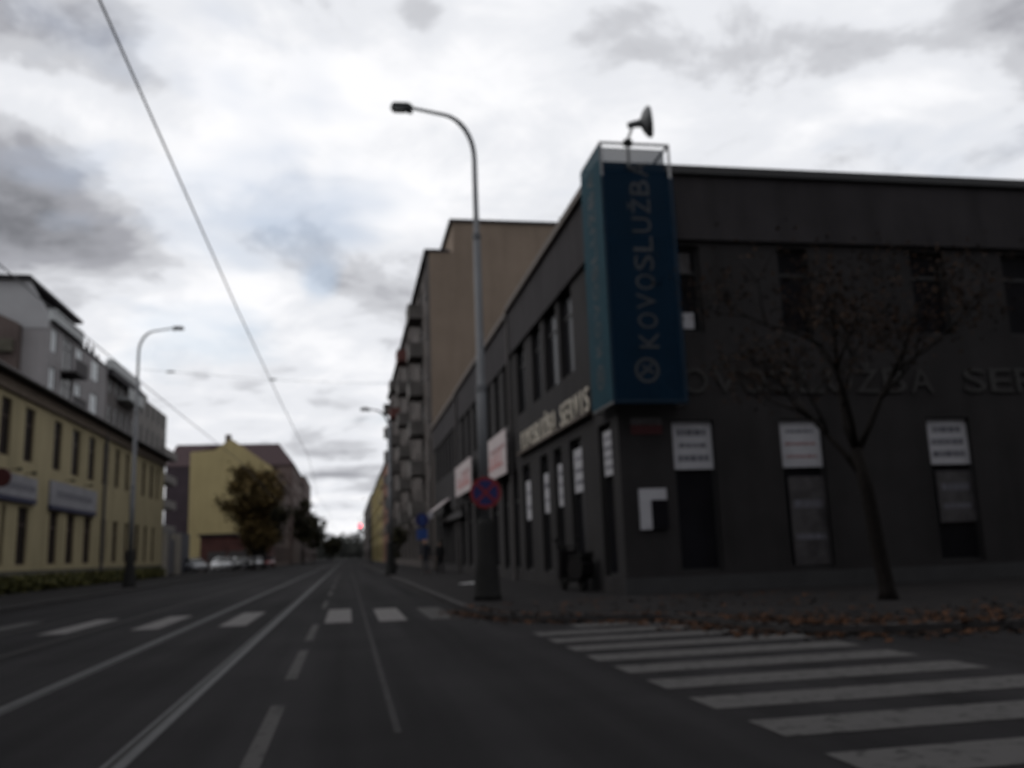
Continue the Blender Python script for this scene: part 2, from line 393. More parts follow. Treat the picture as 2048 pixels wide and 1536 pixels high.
def block_shell(mb, x0, x1, y0, y1, z0, z1, skip=(), roof=True):
    if 'W' not in skip: mb.poly([(x0, y0, z0), (x0, y1, z0), (x0, y1, z1), (x0, y0, z1)])
    if 'E' not in skip: mb.poly([(x1, y0, z0), (x1, y1, z0), (x1, y1, z1), (x1, y0, z1)])
    if 'S' not in skip: mb.poly([(x0, y0, z0), (x1, y0, z0), (x1, y0, z1), (x0, y0, z1)])
    if 'N' not in skip: mb.poly([(x0, y1, z0), (x1, y1, z0), (x1, y1, z1), (x0, y1, z1)])
    if roof: mb.poly([(x0, y0, z1), (x1, y0, z1), (x1, y1, z1), (x0, y1, z1)])
def local_mb(mb, root):
    l = root.location; mb.v = [(a - l.x, b - l.y, c - l.z) for a, b, c in mb.v]; return mb
def house(name, label, x0, x1, y0, y1, z1, wall, facades, fm='dark_frame', pm='glass_dark', group=None, cat='building', roof=True, depth=0.18, skins=None):
    """A block whose listed facades have openings. facades: list of (Facade, style)."""
    root = thing(name, ((x0 + x1) / 2, (y0 + y1) / 2, 0), label, cat, group)
    mb = MB(); block_shell(mb, x0, x1, y0, y1, 0, z1, [f.side for f, _ in facades], roof)
    skins = skins or {}
    for f, st in facades:
        if f.side in skins:
            m2 = MB(); f.mesh(m2, depth); local_mb(m2, root).build('front_wall', skins[f.side], root, fix=False)
        else: f.mesh(mb, depth)
    local_mb(mb, root).build('wall', wall, root, fix=False)
    for f, st in facades:
        for o in f.ops:
            add_window(root, f, o, o[4] if len(o) > 4 and o[4] else st, fm, (o[5] if len(o) > 5 else None) or pm, depth)
    return root
def part(root, name, mb, m, smooth=False, parent=None): return local_mb(mb, root).build(name, m, parent or root, smooth)
def grid_ops(f, a0, a1, n, wfrac, storeys, z0, dz, wh, jitter=None):
    step = (a1 - a0) / n
    for i in range(n):
        c = a0 + step * (i + 0.5); hw = step * wfrac / 2
        for j in range(storeys): f.ops.append((c - hw, c + hw, z0 + j * dz, z0 + j * dz + wh))

# ================================================================== THE SETTING
KERB = 0.08
tag(MB().poly([(-1500, -600, -0.06), (1500, -600, -0.06), (1500, 2600, -0.06), (-1500, 2600, -0.06)]).build('ground', 'earth', fix=False), kind='structure')
road = tag(MB().poly([(-9.6, -60, 0), (70, -60, 0), (70, 18, 0), (12, 18, 0), (12, 700, 0), (-9.6, 700, 0)]).build('road', 'asphalt', fix=False), kind='structure')
RK = [(2.18, 700), (2.18, 120), (2.18, 60), (2.18, 17.6), (2.3, 16.2), (2.62, 14.9), (3.2, 14.0), (4.0, 13.6), (4.75, 13.2), (5.0, 12.2), (5.05, 11.2), (5.4, 10.4), (6.2, 9.95), (7.6, 9.65), (12, 9.4), (70, 9.2)]
def pavement(name, edge, back, z=KERB):
    mb = MB(); pts = [(x, y, z) for x, y in edge] + [(x, y, z) for x, y in back]; mb.poly(pts)
    o = struct(name, mb, 'mosaic_paving')
    kb = MB(); gb = MB()
    for i in range(len(edge) - 1):
        p, q = Vector((*edge[i], 0)), Vector((*edge[i + 1], 0)); d = (q - p); ln = d.length; d.normalize()
        nrm = Vector((d.y, -d.x, 0))
        # outward (to the road) side: the side away from the pavement polygon
        c = Vector((sum(x for x, y in edge + back) / len(edge + back), sum(y for x, y in edge + back) / len(edge + back), 0))
        if nrm.dot(((p + q) / 2) - c) < 0: nrm = -nrm
        n = max(1, int(ln / 1.0)) if ln < 80 else 1
        for k in range(n):
            a = p + d * (ln * k / n + (0.008 if n > 1 else 0)); b = p + d * (ln * (k + 1) / n - (0.008 if n > 1 else 0))
            kb.prism([a + nrm * 0.02 + Vector((0, 0, -0.03)), b + nrm * 0.02 + Vector((0, 0, -0.03)), b - nrm * 0.14 + Vector((0, 0, -0.03)), a - nrm * 0.14 + Vector((0, 0, -0.03))], (0, 0, z + 0.045))
        gb.poly([p + nrm * 0.02 + Vector((0, 0, 0.004)), q + nrm * 0.02 + Vector((0, 0, 0.004)), q + nrm * 0.30 + Vector((0, 0, 0.004)), p + nrm * 0.30 + Vector((0, 0, 0.004))])
    tag(kb.build('kerb', 'kerb', o)); tag(gb.build('gutter', 'gutter', o))
    return o
pavement('pavement', RK, [(70, 700)])
LK = [(-8.9, 700), (-8.9, 60), (-8.9, -60)]
pavement('pavement', LK, [(-140, -60), (-140, 700)])
pavement('pavement', [(3.4, -60), (3.4, -2.2), (3.9, -.4), (5.4, .6), (70, .8)], [(70, -60)])
def sheet(x0, x1, y0, y1, z): return MB().poly([(x0, y0, z), (x1, y0, z), (x1, y1, z), (x0, y1, z)])
# zebra over the main street, stripes run with the traffic
for cx, wd, y0, y1, m in ((-7.85, .4, 16.9, 20.4, 'worn_paint'), (-6.35, .42, 16.9, 20.6, 'worn_paint'), (-4.86, .46, 16.6, 20.4, 'road_paint'), (-3.42, .46, 16.7, 20.4, 'road_paint'), (-1.95, .46, 16.5, 20.5, 'road_paint'),
                          (-0.16, .46, 16.1, 20.2, 'road_paint'), (0.77, .48, 15.9, 19.7, 'road_paint'), (1.62, .46, 15.8, 19.3, 'worn_paint')):
    sheet(cx - wd / 2, cx + wd / 2, y0, y1, 0.005).build('crossing_stripe', m, road, fix=False)
# zebra over the side street
y = 3.15
while y < 13.2:
    x0 = 2.44 + random.uniform(-.02, .02)
    if y > 12.4: x0 = 3.2
    x1 = 5.28 if y < 10 else 5.0 - (y - 10) * 0.1
    sheet(x0, x1, y - .02, y + 0.49, 0.005).build('crossing_stripe', 'side_paint', road, fix=False)
    y += 0.965
# lane dashes, repair seam
for y0, y1 in ((2.6, 4.4), (5.2, 7.4), (8.9, 11.6), (12.9, 15.9), (20.8, 24.2), (27.6, 31), (34, 37), (41, 44), (48, 51), (56, 59), (64, 67)):
    sheet(-0.575, -0.465, y0, y1, 0.005).build('lane_dash', 'worn_paint', road, fix=False)
sheet(0.285, 0.335, 6.0, 140, 0.004).build('repair_seam', 'seam', road, fix=False)
# tram tracks
def track(c, name, rm):
    t = tag(link(name, None), kind='structure')
    t.location = (c, 0, 0)
    for s in (-0.74, 0.74):
        inner = -1 if s > 0 else 1
        r = sheet(s - 0.035, s + 0.035, -40, 600, 0.006).build('rail', rm, t, fix=False)
        a, b = sorted((s + inner * 0.037, s + inner * 0.075)); sheet(a, b, -40, 600, 0.004).build('groove', 'rail_groove', r, fix=False)
        a, b = sorted((s + inner * 0.077, s + inner * 0.105)); sheet(a, b, -40, 600, 0.006).build('rail_lip', rm, r, fix=False)
    return t
track(-1.98, 'tram_track', 'steel_rail'); track(-5.05, 'tram_track', 'rusty_rail')

# ================================================================== DARK CORNER BUILDING
_c = G(1255, 1190, KERB); XB, YB = _c.x, _c.y
ZR = PY(1500, 349, YB).z; ZB = PY(1500, 485, YB).z            # roof edge and parapet foot
YE = PX(869, 1000, XB).y; YA = PX(1020, 625, XB).y; YC = PX(915, 790, XB).y
fw_ = Facade('W', XB, YB, YE, 0, ZR); fs_ = Facade('S', YB, XB, 30, 0, ZR)
# upper windows on the street side
for u0, u1, v in ((1119, 1145, 660), (1089, 1114, 700), (1064, 1082, 735), (1034, 1050, 765)):
    ya, yb = PX(u1, v, XB).y, PX(u0, v, XB).y
    fw_.ops.append((ya, yb, 5.75, 8.2, 't'))
yy = YA + 0.9; k = 0
while yy < YE - 1.2:
    if not abs(yy + .45 - YC) < 0.9:
        fw_.ops.append((yy, yy + 1.0, 5.75, 8.2, 't', 'curtain' if k == 2 else None))
    yy += 2.15 if yy < YC - 1 else 1.75; k += 1
# ground floor on the street side
gfw = []
for u0, u1 in ((1203, 1229), (1143, 1168), (1111, 1127), (1083, 1099), (1047, 1062), (1024, 1037), (1006, 1016)):
    ya, yb = PX(u1, 1000, XB).y, PX(u0, 1000, XB).y; o = (ya, yb, 0.45, 3.95, 't'); gfw.append(o); fw_.ops.append(o)
yy = gfw[-1][1] + 1.2
while yy < YE - 2:
    fw_.ops.append((yy, yy + 1.5, 0.45, 3.6, 't')); yy += 2.6
# side street
uppers = [(1347, 1403, 580), (1560, 1622, 580), (1826, 1896, 580), (2010, 2080, 580)]
for i, (u0, u1, v) in enumerate(uppers): fs_.ops.append((PY(u0, v, YB).x, PY(u1, v, YB).x, 5.9, 8.0, 't'))
gfs = []
for u0, u1 in ((1346, 1430), (1562, 1648), (1858, 1944)):
    o = (PY(u0, 890, YB).x, PY(u1, 890, YB).x, 0.5, 3.86, 't'); gfs.append(o); fs_.ops.append(o)
fs_.ops.append((17.4, 18.3, 0.5, 3.86, 't')); fs_.ops.append((18.6, 19.6, 5.9, 8.0, 't'))
for x in (21.5, 25): fs_.ops.append((x, x + .95, 0.5, 3.86, 't')); fs_.ops.append((x + 1, x + 1.9, 5.9, 8.0, 't'))
shop = house('corner_shop_building', 'long dark grey two storey flat roofed commercial building on the street corner', XB, 30, YB, YE, ZR, 'anthracite', [(fw_, 't'), (fs_, 't')], depth=0.22)
mb = MB()
mb.box((XB - 0.10, YB - 0.10, ZB), (29.9, YB - 0.003, ZR - 0.12)); part(shop, 'parapet_band', mb, 'anthracite_band')
mb = MB(); mb.box((XB - 0.098, YB - 0.003, ZB), (XB - 0.003, YA, ZR - 0.12)); part(shop, 'parapet_band', mb, 'anthracite_band')
for a, b, dz in ((YA + 0.25, YC - .1, -0.05), (YC + 0.25, YE - 0.1, -0.10)):
    mb = MB(); mb.box((XB - 0.06, a, ZB - .1), (XB - 0.003, b, ZR - 0.12 + dz)); part(shop, 'parapet_band', mb, 'anthracite_band')
mb = MB(); mb.box((XB - 0.22, YB - 0.2, ZR - 0.12), (30, YB + 0.3, ZR + 0.08)); part(shop, 'coping', mb, 'coping')
mb = MB(); mb.box((XB - 0.22, YB + 0.303, ZR - 0.12), (XB + 0.3, YA, ZR + 0.08)); part(shop, 'coping', mb, 'brown_flashing')
mb = MB(); mb.box((XB - 0.18, YA + .003, ZR - 0.20), (XB + 0.3, YC, ZR + 0.02)); part(shop, 'coping', mb, 'brown_flashing')
mb = MB(); mb.box((XB - 0.18, YC + .003, ZR - 0.28), (XB + 0.3, YE, ZR - 0.02)); part(shop, 'coping', mb, 'brown_flashing')
for yv in (YA + 0.1, YC + 0.1):
    mb = MB(); mb.tube([(XB - 0.12, yv, KERB), (XB - 0.12, yv, ZR - 0.5), (XB - 0.16, yv, ZR - 0.2)], 0.07); part(shop, 'downpipe', mb, 'gutter_zinc')
mb = MB(); mb.box((XB - 0.05, YB - 0.05, 0), (30, YB - 0.003, 0.42)); part(shop, 'plinth', mb, 'coping')
mb = MB(); mb.box((XB - 0.16, YB + 2.0, 4.32), (XB - 0.003, PX(1044, 890, XB).y + .2, 4.40)); part(shop, 'sign_ledge', mb, 'brown_flashing')
# posters inside the shop windows
def poster(f, a0, a1, z0, z1, d, label, m='poster', lines=3, red=False, group='white posters in the shop windows', name='window_poster', lw=0.1):
    P = f.local(f.start(a0, a1), z0, d); wd, h = a1 - a0, z1 - z0
    o = tag(link(name, MB().box((0, -0.006, 0), (wd, 0.006, h)).mesh(name, m), None, P), label, 'poster', group)
    for i in range(lines):
        zc = h * (1 - (i + 0.85) / (lines + 0.7)); ind = wd * random.uniform(0.10, 0.16)
        b = MB(); x = ind; lw = random.choice((.06, .09, .13))
        while x < wd - ind - 0.03:           # unreadable print: uneven word-sized bars
            ww = random.uniform(0.05, 0.16) * (wd / 0.8); b.box((x, -0.010, zc - h * lw / 2), (min(x + ww, wd - ind), -0.0075, zc + h * lw / 2)); x += ww + 0.025
        b.build('print_line', 'print_red' if (red and i > 0) else 'print_dark', o)
    return o
wl = ['street window next to the corner', 'second street window from the corner', 'third street window from the corner', 'fourth street window from the corner', 'fifth street window from the corner']
for i, o in enumerate(gfw[:5]):
    z0, z1 = [(2.75, 3.8), (2.55, 3.7), (2.3, 3.5), (2.2, 3.4), (2.1, 3.4)][i]
    poster(fw_, o[0] + 0.10, o[1] - 0.10, z0, z1, -0.10, 'white poster in the ' + wl[i] + ' of the dark building', lines=[4, 3, 3, 2, 2][i])
for i, o in enumerate(gfs):
    poster(fs_, o[0] + 0.03, o[1] - 0.03, 2.76, 3.84, -0.10, ['white poster with dark print between notice board and tree', 'white poster with reddish print just beside the tree trunk', 'white poster in side street window beyond the tree'][i], lines=3, red=(i == 1))
for i, z0, z1 in ((1, 0.55, 2.55), (2, 1.4, 2.6)):
    o = gfs[i]; poster(fs_, o[0] + 0.15, o[1] - 0.03, z0, z1, -0.105, ['', 'tall dim grey poster low in the window beside the tree trunk', 'short dim grey poster low in the window beyond the tree'][i], 'poster_dim', 2, group='dim posters low in the windows')
for i, z0, z1 in ((0, 6.02, 6.4), (0, 7.35, 7.85)):
    o = fs_.ops[0]; poster(fs_, o[0] + 0.12, o[1] - 0.2, z0, z1, -0.11, ('small pale paper at the foot of the upper window by the tower' if z0 < 7 else 'dim paper at the top of the upper window by the tower'), 'poster' if z0 < 7 else 'poster_dim', 0, group='papers in the upper window')  # flat pale and dim patches set before the upper pane
# big sign letters over the street windows
ya, yb = PX(1184, 800, XB).y, PX(1046, 887, XB).y
t = thing('sign_letters', (XB, yb, 4.42), 'cream raised capital letters above the street windows of the dark building', 'sign')
words = 'KOVOSLUŽBA SERVIS'
def letters(root, s, length, height, ext, m, rz, bold=0.0, gap=0.12):
    n = len(s); adv = length / n
    for i, ch in enumerate(s):
        if ch == ' ': continue
        hh = height * (1.22 if ch == 'Ž' else 1.0); wd = adv * (1 - gap) * (0.30 if ch == 'I' else 1.0)
        me = text_mesh('letter', ch, 1.0, ext, m, bold, (wd, hh))
        mw = Matrix.Rotation(rz, 4, 'Z') @ Matrix.Translation((i * adv + (adv - wd) / 2, 0, 0)) @ Matrix.Rotation(math.pi / 2, 4, 'X')
        link('letter', me, root, mw)
letters(t, words, yb - ya, 0.62, 0.015, 'letter_cream', FACE['W'], 0.0, 0.30)
for o in t.children: o.location.x -= 0.06
# dim letters along the side street wall (first one sits behind the corner tower)
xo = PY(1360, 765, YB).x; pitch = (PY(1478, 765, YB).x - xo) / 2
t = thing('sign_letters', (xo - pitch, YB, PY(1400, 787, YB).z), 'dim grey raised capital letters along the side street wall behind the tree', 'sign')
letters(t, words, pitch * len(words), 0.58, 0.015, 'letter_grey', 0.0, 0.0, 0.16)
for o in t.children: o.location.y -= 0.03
# white boards with red print
def red_board(u0, v0, u1, label, z0, z1):
    ya, yb = PX(u1, v0, XB).y, PX(u0, v0, XB).y
    r = thing('advertising_board', (XB - 0.32, yb, z0), label, 'sign', 'white boards on the street wall')
    wd, h = yb - ya, z1 - z0; rot = Matrix.Rotation(FACE['W'], 4, 'Z')
    link('panel', MB().box((0, -0.02, 0), (wd, 0.02, h)).mesh('panel', 'white_board'), r, rot)
    b = MB(); 
    for x in (0.25, wd - 0.3): b.box((x, 0.021, 0.2), (x + 0.06, 0.30, 0.28)); b.box((x, 0.021, h - .28), (x + 0.06, 0.30, h - .2))
    link('bracket', b.mesh('bracket', 'dark_frame'), r, rot)
    b = MB(); x = wd * 0.2
    while x < wd * 0.86:
        ww = random.uniform(0.05, 0.12) * wd; b.box((x, -0.026, h * .22), (x + ww * .5, -0.0215, h * random.uniform(.5, .62))); b.box((x + ww * .5, -0.026, h * .22), (x + ww, -0.0215, h * .32)); x += ww + wd * 0.035
    link('print', b.mesh('print', 'print_pale_red'), r, rot)
    b = MB(); x = wd * .45
    while x < wd * .9: ww = random.uniform(.04, .09) * wd; b.box((x, -0.026, h * .60), (x + ww, -0.0215, h * .70)); x += ww + wd * .02
    link('print', b.mesh('print', 'print_red'), r, rot)
red_board(976, 925, 1031, 'larger white board with red print beside the cream sign letters', 3.85, 5.45)
red_board(923, 950, 957, 'smaller white board with red print farther along the dark wall', 3.95, 5.45)
# notice board and plates on the side wall
p, q = PY(1276, 978, YB), PY(1336, 1058, YB)
r = thing('notice_board', (p.x, YB - 0.03, q.z), 'white notice board with a dark square by the building corner', 'sign')
link('panel', MB().box((0, -0.025, 0), (q.x - p.x, 0.03, p.z - q.z)).mesh('panel', 'poster'), r)
link('dark_square', MB().box(((q.x - p.x) * .42, -0.032, 0.0), ((q.x - p.x) * 1.02, -0.0265, (p.z - q.z) * .72)).mesh('dark_square', 'glass_dark'), r)
p, q = PY(1260, 836, YB), PY(1324, 868, YB)
r = thing('street_name_plate', (p.x, YB - 0.012, q.z), 'small dark red street name plate high on the building corner', 'sign')
link('plate', MB().box((0, -0.01, 0), (q.x - p.x, 0.011, (p.z - q.z) * .55)).mesh('plate', mat('plate_red', (0.05, 0.010, 0.012), 0.5)), r)
link('plate', MB().box((0, -0.01, (p.z - q.z) * .58), (q.x - p.x, 0.011, (p.z - q.z))).mesh('plate', 'poster_dim'), r)

# ------------------------------------------------------------------ corner banner tower
KT = 0.90 * 0.985
def tw(u, v, y):
    p = PY(u, v, y); return p
YT = 20.61 * 0.90
c0 = PY(1200, 285, YT); c1 = PY(1335, 287, YT); cb = PY(1222, 803, YT)
TX0, TX1, TZ1, TZ0 = c0.x, c1.x, c0.z, cb.z
TD = TX1 - TX0
t = thing('banner_tower', (TX0, YT, TZ0), 'tall square tubular tower with dark blue mesh banners on the building corner', 'sign tower')
def tp(name, mb, m, parent=None, smooth=False):
    return part(t, name, mb, m, smooth, parent)
TY1 = YT + TD
for x, y_ in ((TX0, YT), (TX1, YT), (TX1, TY1), (TX0, TY1)):
    tp('post', MB().tube([(x, y_, TZ0), (x, y_, TZ1 + .02)], 0.035), 'tube_white')
for z in (TZ0, TZ1):
    for a, b in (((TX0, YT), (TX1, YT)), ((TX1, YT), (TX1, TY1)), ((TX1, TY1), (TX0, TY1)), ((TX0, TY1), (TX0, YT))):
        tp('rail', MB().tube([(*a, z), (*b, z)], 0.035), 'tube_white')
yb_ = YT - 0.045; zs_ = ZR - .45
bf = tp('front_banner', MB().poly([(TX0 - .045, yb_, TZ0 - .05), (TX1 + .05, yb_, TZ0 - .05), (TX1 + .05, yb_, zs_), (TX1 - .13, yb_, zs_), (TX1 - .13, yb_, TZ1 - .13), (TX0 + .02, yb_, TZ1 - .13), (TX0 + .02, yb_, zs_), (TX0 - .045, yb_, zs_)]), 'banner')
bl = tp('street_side_banner', MB().poly([(TX0 - 0.046, YT - 0.04, TZ0 + 0.02), (TX0 - .045, TY1 + .03, TZ0 + .02), (TX0 - 0.045, TY1 + 0.03, TZ1 - 0.05), (TX0 - .045, YT - .04, TZ1 - .05)]), 'banner_teal')
br = tp('back_banner', MB().poly([(TX1 + 0.04, YT + 0.1, TZ0 + 0.02), (TX1 + .04, TY1 - .1, TZ0 + .02), (TX1 + 0.04, TY1 - 0.1, ZR - .1), (TX1 + .04, YT + .1, ZR - .1)]), 'banner')
# vertical lettering, reading upwards
za, zb = PY(1290, 697, YT).z, PY(1270, 318, YT).z
xm = PY(1289, 600, YT).x
for host, kind in ((bf, 'front'), (bl, 'side')):
    s = 'KOVOSLUŽBA'
    adv = (zb - za) / len(s)
    for i, ch in enumerate(s):
        me = text_mesh('letter', ch, 1.0, 0.002, 'letter_banner', 0.0, (adv * .80, (0.46 if ch != 'Ž' else 0.56)))
        # glyph x -> up, glyph y -> towards the left
        if kind == 'front':
            m4 = Matrix(((0, -1, 0, xm + 0.26), (0, 0, -1, YT - 0.050), (1, 0, 0, za + i * adv), (0, 0, 0, 1)))
        else:
            m4 = Matrix(((0, 0, -1, TX0 - 0.050), (0, 1, 0, YT + TD * .36), (1, 0, 0, za + i * adv), (0, 0, 0, 1)))
        o = link('letter', me, host); o.matrix_local = Matrix.Translation(-t.location) @ m4
zc = PY(1293, 741, YT).z; xc = PY(1293, 741, YT).x
def ring(c, r0, r1, ax, n=28):
    mb = MB()
    for k in range(n):
        a, b = 2 * math.pi * k / n, 2 * math.pi * (k + 1) / n
        P = lambda r_, q_: (c[0] + r_ * math.cos(q_), c[1], c[2] + r_ * math.sin(q_)) if ax == 'y' else (c[0], c[1] + r_ * math.cos(q_), c[2] + r_ * math.sin(q_))
        mb.poly([P(r0, a), P(r0, b), P(r1, b), P(r1, a)])
    return mb
def emblem(c, ax, host):
    mb = ring(c, 0.22, 0.285, ax)
    for ang, l in ((50, .2), (130, .15), (-20, .17), (215, .2)):
        a = R(ang); w_ = 0.028; dx, dz = math.cos(a), math.sin(a)
        q = [(-dz * w_, dx * w_), (dz * w_, -dx * w_), (dz * w_ + dx * l, -dx * w_ + dz * l), (-dz * w_ + dx * l, dx * w_ + dz * l)]
        mb.poly([(c[0] + s_, c[1], c[2] + z_) if ax == 'y' else (c[0], c[1] + s_, c[2] + z_) for s_, z_ in q])
    o = part(t, 'emblem', mb, 'letter_banner', parent=host)
emblem((xc, YT - 0.051, zc), 'y', bf); emblem((TX0 - 0.051, YT + TD * .5, zc), 'x', bl)
# radio dish on the tower
db = PY(1256, 300, YT - 0.07); dz0 = PY(1258, 335, YT - .07).z
hub = PY(1266, 250, YT - 0.07); dc = PY(1296, 244, YT - 0.07)
d = thing('radio_dish', (db.x, YT - 0.07, dz0), 'grey radio dish on a bent mast above the banner tower', 'antenna')
def dp(name, mb, m, smooth=False): return part(d, name, mb, m, smooth)
dp('mast', MB().tube([(db.x - .01, YT - .09, dz0), (db.x, YT - .09, TZ1 + .05), (hub.x, hub.y, hub.z)], [.035, .035, .028]), 'dish_grey')
dp('clamp', MB().box((db.x - .09, YT - .14, TZ1 - .09), (db.x + .09, YT - .02, TZ1 + .05)), 'cast_iron')
ax = Vector((0.95, -0.26, 0.08)).normalized()
def disc(c, ax, prof, n=20):
    mb = MB(); a = ax.orthogonal().normalized(); b = ax.cross(a)
    i0 = 0
    for r_, h in prof:
        for j in range(n):
            q = 2 * math.pi * j / n; mb.v.append(tuple(c + ax * h + (a * math.cos(q) + b * math.sin(q)) * r_))
    for k in range(len(prof) - 1):
        for j in range(n): mb.f.append((k*n+j, k*n+(j+1) % n, (k+1)*n+(j+1) % n, (k+1)*n+j))
    mb.f.append(tuple(range(n))); e = (len(prof) - 1) * n; mb.f.append(tuple(range(e, e + n))); return mb
dp('reflector', disc(dc, ax, [(.07, -.20), (.13, -.16), (.24, -.11), (.32, -.05), (.36, .0), (.365, .05), (.34, .075), (.05, .10)]), 'dish_grey', True)
dp('mounting_arm', MB().tube([hub - ax * .12 + Vector((0, 0, .0)), hub + Vector((.02, 0, .02)), dc - ax * .16], [.075, .085, .10]), 'dish_grey')

# ================================================================== TALL APARTMENT BLOCK BEHIND IT
TYB = YE + 0.02
TXF = XB - 0.05
zt1 = PY(866, 503, TYB).z; zt2 = PY(905, 444, TYB).z; xt2 = PY(905, 444, TYB).x
YTE = PX(781, 1000, TXF).y
fa = Facade('W', TXF, TYB, YTE, 0, zt1)
ST = (zt1 - 4.2) / 6
span = YTE - TYB; nb = 12; step = span / nb
for i in range(nb):
    c = TYB + step * (i + .5)
    for j in range(6):
        z = 4.6 + j * ST
        if i % 3 == 1: fa.ops.append((c - 1.3, c + 1.3, z - .4, z + 2.0, 'mt', 'glass_dark'))
        else: fa.ops.append((c - .75, c + .75, z, z + 1.75, 'ms', random.choice(['glass_dark', 'glass_dark', 'glass_blue', 'curtain'])))
    fa.ops.append((c - 1.6, c + 1.6, .6, 3.4, 'm'))
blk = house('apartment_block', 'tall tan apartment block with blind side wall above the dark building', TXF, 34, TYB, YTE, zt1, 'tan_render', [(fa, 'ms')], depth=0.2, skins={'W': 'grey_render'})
mb = MB(); mb.box((xt2, TYB + .004, zt1 + .001), (33.9, YTE - 1, zt2)); part(blk, 'attic_storey', mb, 'tan_render')
mb = MB(); mb.box((xt2 - .25, TYB - .15, zt2), (34.2, YTE - .8, zt2 + .2)); part(blk, 'attic_roof', mb, 'roof_dark')
mb = MB(); mb.box((TXF - .35, TYB - .1, zt1 - .02), (xt2 - .27, YTE, zt1 + .16)); part(blk, 'cornice', mb, 'roof_dark')
mb = MB(); mb.box((TXF - .05, TYB + .3, 0), (TXF - .003, YTE, 3.9)); 
# bays: a grey rendered skin on the street front, and balconies
for i in range(nb):
    c = TYB + step * (i + .5)
    for j in range(6):
        z = 4.6 + j * ST
        if i % 3 == 1:
            m = 'balcony_red' if (i, j) in ((7, 4), (4, 5)) else 'balcony_pale'
            b = part(blk, 'balcony', MB().box((TXF - 1.1, c - 1.5, z - .62), (TXF - .003, c + 1.5, z - .45)).box((TXF - 1.1, c - 1.5, z - .449), (TXF - 1.02, c + 1.5, z + .5)).box((TXF - 1.019, c - 1.5, z - .449), (TXF - .003, c - 1.44, z + .5)).box((TXF - 1.019, c + 1.44, z - .449), (TXF - .003, c + 1.5, z + .5)), m)
            part(blk, 'hand_rail', MB().box((TXF - 1.14, c - 1.54, z + .502), (TXF - .98, c + 1.54, z + .56)), 'dark_frame', parent=b)
for j in range(1, 7):
    z = 3.75 + (j - 1) * ST
    part(blk, 'string_course', MB().box((TXF - .07, TYB + .25, z), (TXF - .003, YTE, z + .14)), 'grey_render') if j in (1,) else None
part(blk, 'downpipe', MB().tube([(TXF - .12, TYB + .5, KERB), (TXF - .12, TYB + .5, zt1 - .1)], .07), 'gutter_zinc')
a = PY(1092, 440, TYB + 6)
part(blk, 'roof_hatch', MB().box((a.x - 1.5, TYB + 4, zt2 + .2), (a.x + 2, TYB + 8, zt2 + 1.0)), 'roof_dark')
a = PY(1119, 440, TYB + 5)
part(blk, 'aerial', MB().tube([(a.x, a.y, zt2 + .2), (a.x, a.y, zt2 + 2.6)], .04), 'wire')

# shop signs hanging from the far end of the dark building
def sign_box(u0, v0, u1, v1, x, label, m, name='shop_sign', proud=0.25):
    p, q = PX(u1, v0, x), PX(u0, v1, x)
    r = thing(name, (x, (p.y + q.y) / 2, q.z), label, 'sign'); h = abs(p.z - q.z); l = abs(q.y - p.y)
    link('panel', MB().box((-proud, -l / 2, 0), (-.02, l / 2, h)).mesh('panel', m), r)
    link('frame', MB().box((-proud - .02, -l / 2 - .03, -.05), (-.01, l / 2 + .03, -.003)).box((-proud - .02, -l / 2 - .03, h + .003), (-.01, l / 2 + .03, h + .05)).mesh('frame', 'dark_frame'), r)
sign_box(888, 1022, 932, 1046, XB, 'wide pale shop fascia sign low on the far dark wall', 'poster_dim')
r = thing('shop_awning', (XB, PX(893, 1000, XB).y, 3.0), 'small pale slanted awning above a shop door', 'awning')
yy = PX(893, 1000, XB).y
link('canopy', MB().prism([(-.02, -2.2, 1.3), (-1.0, -2.2, .55), (-1.0, -2.2, .50), (-.02, -2.2, 1.2)], (0, 4.4, 0)).mesh('canopy', 'white_board'), r)
link('valance', MB().box((-1.03, -2.2, .2), (-1.003, 2.2, .55)).mesh('valance', 'print_dark'), r)

